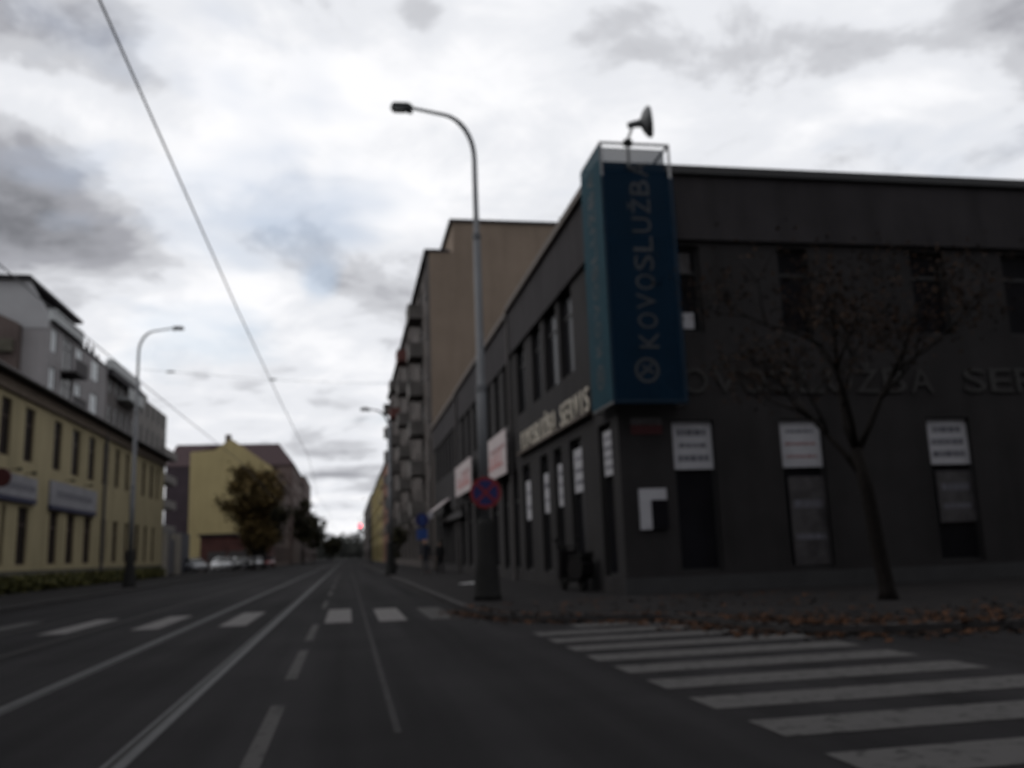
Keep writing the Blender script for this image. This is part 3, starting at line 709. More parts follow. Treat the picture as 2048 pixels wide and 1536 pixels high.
# ================================================================== FAR RIGHT ROW
def simple_row(name, label, side, plane, y0, y1, z1, wall, depth_, n, st, fm='dark_frame', pm='glass_dark', roofm=None, roof_h=0.0, group=None, z0=4.4, wf=.42, balc=0):
    x0, x1 = (plane, plane + depth_) if side == 'W' else (plane - depth_, plane)
    f = Facade(side, plane, y0, y1, 0, z1); dz = (z1 - z0 - .6) / st
    grid_ops(f, y0 + .8, y1 - .8, n, wf, st, z0, dz, dz * .58); grid_ops(f, y0 + .8, y1 - .8, n, .6, 1, .5, 1, 2.6)
    r = house(name, label, x0, x1, y0, y1, z1, wall, [(f, 'm')], fm, pm, group)
    if roofm:
        ov = .35; xm_ = (x0 + x1) / 2
        mb = MB(); mb.prism([(x0 - ov, y0 - .05, z1 + .003), (x1 + ov, y0 - .05, z1 + .003), (xm_ + 1, y0 - .05, z1 + roof_h), (xm_ - 1, y0 - .05, z1 + roof_h)], (0, y1 - y0 + .1, 0)); rf = part(r, 'roof', mb, roofm)
        for k in range(2):
            yc = y0 + (y1 - y0) * (.3 + .4 * k); part(r, 'chimney', MB().box((xm_ - .4, yc - .5, z1 + roof_h - .6), (xm_ + .5, yc + .5, z1 + roof_h + .9)), 'brown_render', parent=rf)
    else:
        part(r, 'cornice', MB().box((x0 - .25, y0, z1 + .003), (x1 + .2, y1, z1 + .25)), 'roof_dark')
    sx = -1 if side == 'W' else 1
    if balc:
        step_ = (y1 - y0 - 1.6) / n
        for i in range(n):
            if i % balc: continue
            c = y0 + .8 + step_ * (i + .5)
            for j in range(st):
                z = z0 + j * dz - .35; a, b = sorted((plane + sx * 1.0, plane + sx * .003))
                part(r, 'balcony', MB().box((a, c - 1.2, z), (b, c + 1.2, z + .14)).box((a if sx < 0 else b - .07, c - 1.2, z + .141), (a + .07 if sx < 0 else b, c + 1.2, z + .95)), 'balcony_pale')
    return r
Y2 = YTE + .1; Y3 = PX(765, 1000, 5.9).y; Y4 = PX(743, 1000, 5.9).y
simple_row('terraced_house', 'reddish brown house with dark red roof beyond the tall apartment block', 'W', 5.9, Y2, Y3, 15.0, 'orange_render', 14, 6, 4, roofm='roof_red', roof_h=4.5, balc=3)
simple_row('terraced_house', 'long yellow street front near the far end of the right hand row', 'W', 5.9, Y3 + .1, Y4, 15.2, 'yellow_far', 14, 14, 4, roofm='roof_dark', roof_h=2.0)
simple_row('terraced_house', 'grey house at the far end of the right hand row', 'W', 5.9, Y4 + .1, Y4 + 110, 16, 'grey_render', 14, 14, 4)

# ================================================================== LEFT SIDE
_l = G(0, 1186, KERB); XL = _l.x
YL1 = PX(327, 1000, XL).y; YL0 = PX(0, 1000, XL).y - 9; ZL = PX(160, 832, XL).z
fe = Facade('E', XL, YL0, YL1, 0, ZL)
zu0, zu1 = PX(60, 925, XL).z, PX(60, 816, XL).z
zl0, zl1 = PX(45, 1130, XL).z, PX(45, 1014, XL).z
for u0, u1 in ((0, 22), (50, 70), (109, 126), (147, 163), (180, 194), (209, 221), (234, 243), (255, 262), (269, 276), (288, 295), (304, 311), (317, 322)):
    a, b = PX(u0, 860, XL).y, PX(u1, 860, XL).y; fe.ops.append((a, b, zu0, zu1, 'mt'))
for u0, u1 in ((0, 8), (33, 55), (97, 115), (132, 149), (167, 182), (201, 212), (225, 235), (249, 256), (270, 278), (288, 294), (303, 309)):
    a, b = PX(u0, 1075, XL).y, PX(u1, 1075, XL).y; fe.ops.append((a, b, zl0, zl1, 'mt'))
for k in range(3):
    y_ = YL0 + 0.8 + k * 2.4; fe.ops.append((y_, y_ + 1.1, zu0, zu1, 'mt')); fe.ops.append((y_, y_ + 1.1, zl0, zl1, 'mt'))
yel = house('yellow_building', 'long two storey pale yellow building with dark eaves across the street', XL - 4.6, XL, YL0, YL1, ZL, 'yellow_render', [(fe, 'mt')], 'window_brown', 'glass_dark', depth=0.2)
mb = MB(); mb.prism([(XL + .55, YL0, ZL + .02), (XL + .55, YL0, ZL + .22), (XL - 2, YL0, ZL + 1.3), (XL - 4.7, YL0, ZL + .25), (XL - 4.7, YL0, ZL + .02)], (0, YL1 - YL0 + .2, 0)); rf = part(yel, 'roof', mb, 'roof_dark')
part(yel, 'gutter', MB().tube([(XL + .6, YL0, ZL + .12), (XL + .6, YL1 + .2, ZL + .12)], .09), 'gutter_zinc', parent=rf)
part(yel, 'eave_band', MB().box((XL + .003, YL0, ZL - .55), (XL + .18, YL1, ZL + .015)), mat('eave_band', (.12, .095, .075), .9, .2))  # flat brown band below the eaves, darker than the wall
part(yel, 'plinth', MB().box((XL + .003, YL0, 0), (XL + .08, YL1, 1.0)), 'plinth')
for u in (204,): yy = PX(u, 1000, XL).y; part(yel, 'downpipe', MB().tube([(XL + .14, yy, KERB), (XL + .14, yy, ZL - .1)], .09), 'gutter_zinc')
def wall_sign(u0, v0, u1, v1, label, n):
    a, b = PX(u0, v0, XL).y, PX(u1, v0, XL).y; z1_ = PX((u0 + u1) / 2, v0, XL).z; z0_ = PX((u0 + u1) / 2, v1, XL).z
    r = thing('shop_sign', (XL + .05, a, z0_), label, 'sign', 'long signs on the yellow wall'); rot = Matrix.Rotation(FACE['E'], 4, 'Z'); l, h = b - a, z1_ - z0_
    link('panel', MB().box((0, -.1, .22), (l, .03, h)).mesh('panel', mat('sign_pale', (.20, .20, .22), .6, .15, 1.5)), r, rot)
    link('stripe', MB().box((0, -.11, 0), (l, .03, .215)).mesh('stripe', mat('stripe_blue', (.018, .020, .05), .6)), r, rot)
    bb = MB(); x = l * .12
    while x < l * .88: w_ = random.uniform(.12, .4); bb.box((x, -.106, h * .45), (x + w_, -.1025, h * .68)); x += w_ + .12
    link('print', bb.mesh('print', 'print_dark'), r, rot)
    lb = MB()
    for k in range(2): lb.box((l * (.3 + .4 * k), -.45, h + .12), (l * (.3 + .4 * k) + .2, -.25, h + .25)); lb.box((l * (.3 + .4 * k) + .08, -.25, h + .16), (l * (.3 + .4 * k) + .12, .04, h + .2))
    link('spotlight', lb.mesh('spotlight', 'cast_iron'), r, rot)
wall_sign(-8, 950, 70, 1004, 'pale sign with a blue lower edge, on yellow wall beside a roundel', 2)
wall_sign(97, 972, 190, 1026, 'long pale sign with dark print and blue edge near the downpipe', 2)
p = PX(2, 955, XL + .5)
r = thing('round_sign', (XL, p.y, p.z), 'dark red round projecting sign on the yellow wall', 'sign')
link('disc', MB().lathe((.5, 0, 0), [(.40, -.05), (.42, 0), (.40, .05)], 20, 'y').mesh('disc', 'plate_red' if False else M['plate_red']), r)
link('bracket', MB().box((.0, -.02, -.02), (.2, .02, .02)).mesh('bracket', 'cast_iron'), r)
# hedge along the yellow wall
def leaves(mb, c, rx, ry, rz, n, s, shell=.55):
    for _ in range(n):
        while True:
            p = Vector((random.uniform(-1, 1), random.uniform(-1, 1), random.uniform(-1, 1)))
            if p.length <= 1: break
        if p.length > 1e-3: p = p.normalized() * (shell + (1 - shell) * p.length) if random.random() < .6 else p
        q = Vector((c[0] + p.x * rx, c[1] + p.y * ry, c[2] + p.z * rz)); leaf(mb, q, s * random.uniform(.6, 1.3))
def leaf(mb, q, s):
    a = Vector((random.gauss(0, 1), random.gauss(0, 1), random.gauss(0, 1))).normalized(); b = a.orthogonal().normalized(); k = random.uniform(0, 6.28)
    b = (b * math.cos(k) + a.cross(b) * math.sin(k)); c_ = a.cross(b)
    mb.poly([q - b * s * .5, q + c_ * s * .32, q + b * s * .5, q - c_ * s * .32])
hb = MB(); y_ = YL0
while y_ < YL1 - 6:
    if not 0 < 0: leaves(hb, (XL + 1.0, y_, .42), .55, .7, .42, 130, .2, .3)
    y_ += .55
ho = thing('hedge', (XL + 1, (YL0 + YL1) / 2, KERB), 'low clipped hedge along the foot of the yellow building', 'hedge')
part(ho, 'foliage', hb, 'hedge')['kind'] = 'stuff'
sb = MB(); y_ = YL0
while y_ < YL1 - 6: sb.tube([(XL + 1, y_, KERB), (XL + 1 + random.uniform(-.1, .1), y_ + .1, .6)], .02, 5); y_ += 1.1
part(ho, 'stems', sb, 'bark')

# ------------------------------------------------------------------ modern apartment blocks behind it
XM = -20.9
def pxm(u, v): return PX(u, v, XM)
YM0 = pxm(96, 700).y; ZM = pxm(97, 638).z; YM1 = pxm(212, 800).y; YM2 = pxm(276, 800).y; YM3 = pxm(333, 850).y
fm_ = Facade('E', XM, YM0, YM1, 0, ZM)
wins = [(98, 109), (150, 162), (182, 196)]
zA0, zA1 = pxm(100, 785).z, pxm(100, 745).z; zB0, zB1 = pxm(103, 697).z, pxm(103, 672).z - 0
zA0, zA1 = pxm(153, 811).z, pxm(153, 765).z; dzs = pxm(155, 694).z - pxm(153, 765).z
for u0, u1 in wins:
    a, b = pxm(u0, 760).y, pxm(u1, 760).y
    for j in range(-3, 2): fm_.ops.append((a, b, zA0 + j * dzs, zA1 + j * dzs, 'm', 'blind_pale'))
a, b = pxm(121, 760).y, pxm(143, 760).y
for j in range(-3, 2): fm_.ops.append((a, b, zA0 - .75 + j * dzs, zA0 + 1.75 + j * dzs, 'mt', 'glass_dark'))
mod = house('modern_apartment_block', 'grey modern apartment block with penthouse rising behind the yellow building', XM - 16, XM, YM0, YM1, ZM, 'modern_grey', [(fm_, 'm')], 'dark_frame', 'glass_dark', depth=.12)
part(mod, 'facade_panel', MB().box((XM + .003, YM0 + .4, zA1 - .75 + dzs + .9), (XM + .06, YM1, ZM - .05)), 'roof_dark')
for j in (-1, 0, 1):
    zz_ = zA0 - .9 + j * dzs; part(mod, 'balcony', MB().box((XM + .003, a - .2, zz_ - .15), (XM + 1.1, b + .3, zz_)).box((XM + 1.04, a - .2, zz_ + .003), (XM + 1.1, b + .3, zz_ + .95)), 'modern_dark')
pe0, pe1 = pxm(100, 625).y, pxm(160, 660).y
part(mod, 'terrace_parapet', MB().box((XM - .1, pe0, ZM + .003), (XM + .35, pe1, ZM + .85)), 'parapet_white')
_p = PY(61, 549, YM0 - .5); zp = _p.z; xp = _p.x
part(mod, 'penthouse', MB().box((XM - 15, YM0 + .5, ZM + .004), (xp - .9, PX(160, 652, xp).y, zp - .251)), 'modern_dark')
part(mod, 'penthouse_roof', MB().box((XM - 16, YM0 - .5, zp - .25), (xp, PX(166, 652, xp).y, zp)), 'roof_dark')
part(mod, 'gable_top', MB().prism([(XM - 16, YM0 - .05, ZM - .6), (XM - .02, YM0 - .05, ZM - .6), (XM - .02, YM0 - .05, ZM + .3), (xp - .25, YM0 - .05, zp - .255), (XM - 16, YM0 - .05, zp - .255)], (0, .5, 0)), mat('modern_light', (.30, .30, .31), .9, .08, .5))
for k in range(5):
    yy = pxm(168, 690).y + k * 1.6; part(mod, 'roof_plant', MB().tube([(XM - .6, yy, ZM), (XM - .6, yy, ZM + random.uniform(.6, 1.6))], [.25, .08], 6), 'roof_dark')
f2 = Facade('E', XM - .1, YM1 + .02, YM2, 0, ZM - .2)
n2 = 5
grid_ops(f2, YM1 + .5, YM2 - .5, n2, .32, 6, zA0 - 4 * dzs, dzs, zA1 - zA0)
f2.ops = [(*o, 'm', random.choice(['blind_pale', 'glass_blue', 'blind_pale', 'curtain'])) for o in f2.ops]
mod2 = house('modern_apartment_block', 'grey brown apartment block with long white terrace, adjoining the penthouse block', XM - 16, XM - .1, YM1 + .02, YM2, ZM - .2, 'modern_brown', [(f2, 'm')], depth=.12)
part(mod2, 'terrace_parapet', MB().box((XM - .3, YM1 + .6, ZM - .19), (XM + .25, YM2 - .2, ZM + .75)), 'parapet_white')
part(mod2, 'eaves', MB().box((XM - .099, YM1 + .02, ZM - .75), (XM + .5, YM2, ZM - .2)), 'roof_dark')
part(mod2, 'attic_storey', MB().box((XM - 14, YM1 + 1, ZM - .199), (XM - 2.4, YM2 - 1, ZM + 2.0)), 'modern_grey')
for (u0, v0, u1, v1) in ((237, 775, 268, 812),):
    ya, yb = pxm(u0, v0).y, pxm(u1, v0).y; z = pxm(u0, v0).z
    part(mod2, 'balcony', MB().box((XM - .097, ya, z - 1.1), (XM + 1.0, yb, z - .95)).box((XM + .92, ya, z - .949), (XM + 1.0, yb, z)), 'parapet_white')
f3 = Facade('E', XM, YM2 + .02, YM3, 0, ZM - 1.0)
grid_ops(f3, YM2 + .5, YM3 - .5, 5, .34, 6, zA0 - 4 * dzs, dzs, zA1 - zA0)
mod3 = house('modern_apartment_block', 'stepped pale grey apartment block with balcony at the end of the modern row', XM - 16, XM, YM2 + .02, YM3, ZM - 1.0, mat('modern_warm', (.165, .155, .148), .9, .1, .5), [(f3, 'm')], depth=.12)
part(mod3, 'attic_storey', MB().box((XM - 14, YM2 + .3, ZM - .999), (XM - 1.0, YM2 + 9, ZM + 1.0)), 'modern_warm' and M['modern_warm'])
part(mod3, 'attic_storey', MB().box((XM - 14, YM2 + 9.01, ZM - .999), (XM - 1.0, YM3 - 3, ZM + .1)), M['modern_warm'])
for j in range(-3, 1):
    z = zA0 + j * dzs - .8; part(mod3, 'balcony', MB().box((XM + .003, YM3 - 7, z), (XM + 1.3, YM3 + .3, z + .9)), M['modern_warm'])
# brown neighbouring wall at the left edge
nb_ = thing('rear_house', (XM + 1.5, YM0 - 6, 0), 'brown rough plastered rear house against the grey side wall', 'building')
za_, zb_ = PY(10, 740, YM0 - 1).z, PY(10, 612, YM0 - 1).z
xa = PY(34, 680, YM0 - 1).x
mb = MB(); mb.prism([(xa, YM0 - 1.0, 0), (xa - 12, YM0 - 1, 0), (xa - 12, YM0 - 1, zb_ + 1.5), (xa - 4, YM0 - 1, zb_ + .8), (xa, YM0 - 1, zb_ - 1.2)], (0, .9, 0)); part(nb_, 'wall', mb, 'brown_render')
mb = MB(); mb.box((xa - 12, YM0 - 1.35, zb_ - 3.3), (xa - .2, YM0 - 1.003, zb_ - 2.4)); part(nb_, 'ledge', mb, 'plinth')

# ------------------------------------------------------------------ gate, hoarding, shed, gable house
r = thing('gate_pier', (XL + .2, YL1 + 3, 0), 'pale rendered gate pier and wing wall after the yellow building', 'wall')
p0, p1 = PX(312, 1100, XL), PX(345, 1100, XL + .2); zt = PX(330, 1064, XL).z
part(r, 'pier', MB().box((XL - .6, YL1 + .3, 0), (XL + .1, YL1 + 2.0, zt)), 'pale_render')
part(r, 'pier', MB().box((XL - .6, YL1 + 7, 0), (XL + .1, YL1 + 8.4, zt)), 'pale_render')
part(r, 'gate_leaf', MB().box((XL - .3, YL1 + 2.05, .2), (XL - .22, YL1 + 6.95, zt - .5)), mat('gate_grey', (.10, .10, .11), .7, .2))
r = thing('hoarding', (XL, YL1 + 20, 0), 'bluish grey sheet metal hoarding behind the parked cars', 'fence')
for k in range(7):
    y_ = YL1 + 9 + k * 2.6; part(r, 'panel', MB().box((XL - 2.3 + .04 * (k % 2), y_, .1), (XL - 2.22 + .04 * (k % 2), y_ + 2.55, 4.2)), mat('hoarding', (.075, .078, .095), .7, .15, 1))
    part(r, 'post', MB().box((XL - 2.42, y_ - .06, 0), (XL - 2.305, y_ + .06, 4.1)), 'gutter_zinc')
YG = 140.0
gx0 = PY(380, 980, YG).x; gx1 = PY(545, 980, YG).x; gz0 = PY(380, 905, YG).z; gza = PY(462, 880, YG).z; gxa = PY(462, 880, YG).x; gz1 = PY(548, 935, YG).z
fg = Facade('E', gx1, YG, YG + 44, 0, gz1)
grid_ops(fg, YG + 1, YG + 43, 12, .42, 4, 4.4, (gz1 - 4.6) / 4, 2.0); grid_ops(fg, YG + 1, YG + 43, 12, .6, 1, .6, 1, 2.6)
gab = house('gable_house', 'house with tall blind ochre yellow gable behind the olive tree', gx0, gx1, YG, YG + 44, gz1, 'rose_render', [(fg, 'm')], roof=True)
part(gab, 'gable_wall', MB().prism([(gx0 - .05, YG - .3, 0), (gx1 + .02, YG - .3, 0), (gx1 + .02, YG - .3, gz1), (gxa + .3, YG - .3, gza), (gxa - .3, YG - .3, gza), (gx0 + 3.5, YG - .3, gz0 + .3), (gx0 - .05, YG - .3, gz0)], (0, .29, 0)), 'ochre_render')
rf = part(gab, 'roof', MB().prism([(gx1 + .4, YG + .39, gz1 - .1), (gxa, YG + .39, gza - .25), (gx0, YG + .39, gz0 - .1), (gx0, YG + .39, gz1)], (0, 43, 0)), 'roof_red')
part(gab, 'chimney', MB().box((gxa - .9, YG + .5, gza - 1), (gxa - .1, YG + 1.5, gza + .9)), 'brown_render', parent=rf)
part(gab, 'street_skin', MB().box((gx1 + .003, YG + .02, gz1 - 1.0), (gx1 + .25, YG + 44, gz1 - .3)), 'rose_render')
# wide red roofed house behind
YH = YG + 46
hx0, hx1 = PY(334, 980, YH).x, gx1 + .3; hzr = PY(430, 889, YH + 6).z; hze = PY(540, 930, YH).z
fh = Facade('E', hx1, YH, YH + 30, 0, hze); grid_ops(fh, YH + 1, YH + 29, 8, .42, 5, 4.4, (hze - 4.6) / 5, 2.0)
fh2 = Facade('S', YH, hx0, gx0 + 1, 0, hze)
red = house('corner_house', 'dark plum house under a wide red tiled hip roof behind the ochre gable', hx0, hx1, YH, YH + 30, hze, 'rose_render', [(fh, 'm')])
part(red, 'side_skin', MB().box((hx0 - .3, YH - .2, 0), (gx0 + 2, YH - .003, hze)), 'plum_render')
part(red, 'roof', MB().prism([(hx0 - .4, YH - .4, hze + .003), (hx0 - .4, YH + 30, hze + .003), (hx0 + .5, YH + 24, hzr), (hx0 + .5, YH + 6, hzr)], (0.001, 0, 0)) if False else MB().poly([(hx0 - .4, YH - .4, hze), (hx1 + .4, YH - .4, hze), (hx1 - 3.2, YH + 6, hzr), (hx0 + .5, YH + 6, hzr)]).poly([(hx1 + .4, YH - .4, hze), (hx1 + .4, YH + 30, hze), (hx1 - 3.2, YH + 24, hzr), (hx1 - 3.2, YH + 6, hzr)]).poly([(hx0 - .4, YH + 30, hze), (hx1 + .4, YH + 30, hze), (hx1 - 3.2, YH + 24, hzr), (hx0 + .5, YH + 24, hzr)]).poly([(hx0 - .4, YH - .4, hze), (hx0 - .4, YH + 30, hze), (hx0 + .5, YH + 24, hzr), (hx0 + .5, YH + 6, hzr)]).poly([(hx0 + .5, YH + 6, hzr), (hx1 - 3.2, YH + 6, hzr), (hx1 - 3.2, YH + 24, hzr), (hx0 + .5, YH + 24, hzr)]), 'roof_red')
xr = gx1
def lz(u, v, y): return PY(u, v, y).z
Y5 = YH + 30.1; Y6 = PX(606, 1000, xr).y; Y7 = PX(622, 1000, xr).y
simple_row('terraced_house', 'grey brown house farther along the left hand row', 'E', xr, Y5, max(Y6, Y5 + 14), lz(598, 962, Y5), 'brown_render', 14, 6, 5, roofm='roof_dark', roof_h=2.5)
Y6 = max(Y6, Y5 + 14) + .1
simple_row('terraced_house', 'tall dark reddish house closing the left hand row', 'E', xr + .3, Y6, Y6 + 40, lz(615, 966, Y6 + 20), 'rose_render', 14, 9, 6)
simple_row('terraced_house', 'distant low dark house near the end of the street', 'E', xr - 1, Y6 + 41, Y6 + 130, 15, 'brown_render', 14, 16, 3)
# low red shed behind the cars
r = thing('garage', (-20, 128, 0), 'low reddish brown garage with flat roof behind the parked cars', 'garage')
sx0, sx1 = PY(400, 1100, 126).x, PY(540, 1100, 126).x; sz = PY(440, 1072, 126).z
part(r, 'wall', MB().box((sx0, 126, 0), (sx1, 134, sz)), mat('shed_red', (.075, .032, .028), .9, .3, .8))
part(r, 'roof', MB().box((sx0 - .3, 125.7, sz + .003), (sx1 + .3, 134.2, sz + .3)), 'roof_dark')
for k in range(3):
    xx = sx0 + 1 + k * (sx1 - sx0 - 1) / 3; part(r, 'garage_door', MB().box((xx, 125.93, .1), (xx + 2.3, 125.995, 2.4)), 'gutter_zinc')

# ------------------------------------------------------------------ unseen house behind and right of the camera, added to shade the side wall
OZ = 20.5
fo = Facade('N', -1.7, 6.3, 44, 0, OZ); grid_ops(fo, 7.3, 43, 11, .42, 5, 4.8, 3.1, 1.9); grid_ops(fo, 7.3, 43, 11, .6, 1, .6, 1, 2.7)
fo2 = Facade('W', 6.3, -45, -1.7, 0, OZ); grid_ops(fo2, -44, -2.7, 12, .42, 5, 4.8, 3.1, 1.9)
opp = house('shade_house', 'dark brown corner apartment house on the other side of the side street', 6.3, 44, -45, -1.7, OZ, 'brown_render', [(fo, 'm'), (fo2, 'm')])
part(opp, 'cornice', MB().box((5.9, -45, OZ + .003), (44, -1.3, OZ + .5)), 'roof_dark')
part(opp, 'roof', MB().prism([(6.2, -1.6, OZ + .503), (6.2, -45, OZ + .503), (9.5, -40, OZ + 3.5), (9.5, -5, OZ + 3.5)], (34, 0, 0)), 'roof_red')
simple_row('terraced_house', 'tall brown house next to the yellow building, across the street', 'E', XL, -55, YL0 - .3, 17, 'brown_render', 13, 20, 4, roofm='roof_dark', roof_h=3)  # out of view, added to shade the side wall and the near road

# ================================================================== STREET LAMPS
def street_lamp(base, htop, reach, head_up, rz, label, r0=.092):
    """base at the pavement; the arm leaves along local -x and bends at the top."""
    t = thing('street_lamp', base, label, 'street lamp', 'street lamps', rz)
    link('base', MB().lathe((0, 0, 0), [(.31, 0), (.31, .10), (.29, .14), (.265, .62), (.25, .68), (.215, .95), (.20, 1.0), (.19, 1.62), (.17, 1.66), (.145, 1.72)], 18).mesh('base', 'cast_iron', True), t)
    rx_, rz_ = .78, 1.08; zb_ = htop - rz_
    link('pole', MB().tube([(0, 0, 1.6), (0, 0, 4.6), (0, 0, 4.62), (0, 0, 8.2), (0, 0, 8.22), (0, 0, zb_)], [r0 * 1.25, r0 * 1.2, r0, r0 * .95, r0 * .72, r0 * .66], 12).mesh('pole', 'lamp_paint', True), t)
    link('pole_collar', MB().lathe((0, 0, 4.55), [(r0 * 1.3, 0), (r0 * 1.3, .15)], 12).mesh('pole_collar', 'lamp_paint'), t); link('pole_collar', MB().lathe((0, 0, 8.15), [(r0 * 1.1, 0), (r0 * 1.1, .12)], 12).mesh('pole_collar', 'lamp_paint'), t)
    pts = [Vector((0, 0, zb_ - .02))]
    for k in range(9):
        a = R(84 * k / 8); pts.append(Vector((-rx_ * (1 - math.cos(a)), 0, zb_ + rz_ * math.sin(a))))
    d_ = (pts[-1] - pts[-2]).normalized(); run = reach - .55 - rx_ * (1 - math.cos(R(84))); head_up = pts[-1].z - htop + run * .17
    end = Vector((-reach + .55, 0, htop + head_up)); pts.append(end)
    link('arm', MB().tube(pts, [r0 * .64] * 7 + [r0 * .55, r0 * .5, r0 * .45, r0 * .4], 10).mesh('arm', 'lamp_paint', True), t)
    hx = -reach; hz = htop + head_up
    h = link('lamp_head', MB().prism([(hx + .57, -.07, hz - .05), (hx + .57, -.07, hz + .04), (hx + .46, -.12, hz + .08), (hx + .12, -.12, hz + .07), (hx + .06, -.10, hz + .01), (hx + .10, -.11, hz - .05), (hx + .4, -.11, hz - .07)], (0, .23, 0)).mesh('lamp_head', 'lamp_head'), t)
    link('lens', MB().box((hx + .12, -.08, hz - .095), (hx + .38, .10, hz - .068)).mesh('lens', 'lamp_lens'), h)
    link('hinge', MB().box((hx + .46, -.05, hz - .12), (hx + .57, .07, hz - .055)).mesh('hinge', 'lamp_head'), t)
    return t
LB = G(975, 1200, KERB)
lz1 = PY(905, 230, LB.y).z; lx = PY(776, 206, LB.y).x
street_lamp((LB.x, LB.y, KERB), lz1 - KERB, LB.x - lx, 0.26, 0, 'tall grey street lamp with black base carrying a no stopping sign')
L2 = G(781, 1150, KERB); z2 = PY(770, 820, L2.y).z; x2 = PY(730, 815, L2.y).x
street_lamp((L2.x, L2.y, KERB), z2 - KERB, max(1.6, L2.x - x2), .2, 0, 'grey street lamp on the kerb in front of the tall apartment block')
L3 = G(258, 1174, KERB); z3 = PY(320, 662, L3.y).z; x3 = PY(371, 658, L3.y).x
street_lamp((L3.x, L3.y, KERB), z3 - KERB, x3 - L3.x, .1, math.pi, 'grey street lamp across the street in front of the yellow building')

# ------------------------------------------------------------------ traffic signs
def round_bar(name, pts, r_, m, par): return link(name, MB().tube(pts, r_, 8).mesh(name, m), par)
sp = PY(971, 985, LB.y - .22); 
s = thing('no_stopping_sign', (sp.x, LB.y - .22, sp.z), 'round blue no stopping sign with red rim on the lamp post', 'traffic sign', None)
R0 = 0.345
link('disc', MB().lathe((0, 0, 0), [(R0, -.012), (R0, .012)], 32, 'y').mesh('disc', 'sign_red'), s)
link('blue_field', MB().lathe((0, -.016, 0), [(R0 * .78, -.002), (R0 * .78, .003)], 32, 'y').mesh('blue_field', 'sign_blue'), s)
for a in (45, -45):
    mb = MB().box((-R0 * .80, -.004, -R0 * .085), (R0 * .80, .001, R0 * .085)).mesh('red_bar', 'sign_red')
    link('red_bar', mb, s, Matrix.Translation((0, -.0205 - (.005 if a > 0 else 0), 0)) @ Matrix.Rotation(R(a), 4, 'Y'))
link('clamp', MB().box((-.04, .014, -.12), (.04, .12, -.08)).box((-.04, .014, .08), (.04, .12, .12)).mesh('clamp', 'gutter_zinc'), s)
sb_ = G(846, 1150, KERB); zz1 = PY(848, 1043, sb_.y).z; zz2 = PY(846, 1070, sb_.y).z
s = thing('blue_sign_post', (sb_.x, sb_.y, KERB), 'sign post with round blue sign over a square blue sign', 'traffic sign')
round_bar('post', [(0, 0, 0), (0, 0, zz1 + .3)], .035, 'gutter_zinc', s)
link('round_sign', MB().lathe((0, -.05, zz1), [(.34, -.01), (.34, .01)], 28, 'y').mesh('round_sign', 'sign_blue'), s)
link('arrow', MB().prism([(-.05, -.066, zz1 - .26), (.05, -.066, zz1 - .26), (.05, -.066, zz1 + .05), (.14, -.066, zz1 + .05), (0, -.066, zz1 + .25), (-.14, -.066, zz1 + .05), (-.05, -.066, zz1 + .05)], (0, .004, 0)).mesh('arrow', 'sign_blue2'), s)
link('square_sign', MB().box((-.28, -.06, zz2 - .30), (.26, -.04, zz2 + .22)).mesh('square_sign', 'sign_blue2'), s)
# far traffic light on a mast arm
yt_ = 118.0; tz = PY(720, 1053, yt_).z; tx = PY(720, 1053, yt_).x
s = thing('traffic_light', (3.0, yt_, KERB), 'traffic light on a mast arm showing red, far down the street', 'traffic light')
round_bar('mast', [(0, 0, 0), (0, 0, tz + .9)], .09, 'cast_iron', s); round_bar('mast_arm', [(0, 0, tz + .55), (tx - 3.0, 0, tz + .62)], .05, 'cast_iron', s)
h = link('signal_head', MB().box((tx - 3.2, -.14, tz - .75), (tx - 2.8, .1, tz + .3)).mesh('signal_head', 'cast_iron'), s)
link('red_light', MB().lathe((tx - 3.0, -.16, tz), [(.2, -.02), (.2, .02)], 18, 'y').mesh('red_light', 'red_lamp'), h)
for dz_ in (-.27, -.54): link('dark_light', MB().lathe((tx - 3.0, -.16, tz + dz_), [(.12, -.02), (.12, .02)], 14, 'y').mesh('dark_light', 'glass_dark'), h)

# ------------------------------------------------------------------ overhead wires
def wire(name, pts, r_, label, group=None, n=6):
    mb = MB(); P0 = Vector(pts[0]); o = link(name, MB_local(mb, pts, r_, n, P0)); o.location = P0
    return tag(o, label, 'wire', group)
def MB_local(mb, pts, r_, n, P0): return mb.tube([Vector(p) - P0 for p in pts], r_, n).mesh('wire', 'wire')
def sag(a, b, s_, n=14):
    a, b = Vector(a), Vector(b); return [a.lerp(b, k / n) - Vector((0, 0, s_ * 4 * (k / n) * (1 - k / n))) for k in range(n + 1)]
wy = [-25] + [5, 16, 26, 41, 66, 92, 118, 150, 200, 300, 420]
wx = [-1.92] * 3 + [-1.86, -1.68, -2.1, -1.8, -2.1, -1.9, -1.9, -1.9, -1.9]
wire('contact_wire', [(x, y_, 5.5) for x, y_ in zip(wx, wy)], .011, 'tram contact wire above the nearer tram track')
wire('contact_wire', [(x - 3.1, y_, 5.5) for x, y_ in zip(wx, wy)], .011, 'tram contact wire above the farther tram track')
def span_wire(a, b, label, ins):
    t = thing('span_wire', a, label, 'wire', 'span wires across the street'); a, b = Vector(a), Vector(b)
    pts = [p - a for p in sag(a, b, .25)]
    link('cable', MB().tube(pts, .008, 5).mesh('cable', 'wire'), t)
    for k in ins:
        p = pts[int(k * (len(pts) - 1))]; link('insulator', MB().tube([p - Vector((.22, 0, 0)), p - Vector((.08, 0, 0)), p + Vector((.08, 0, 0)), p + Vector((.22, 0, 0))], [.03, .055, .055, .03], 8).mesh('insulator', 'gutter_zinc'), t)
pa = PY(276, 738, L3.y); 
pb = PX(800, 689, TXF); 
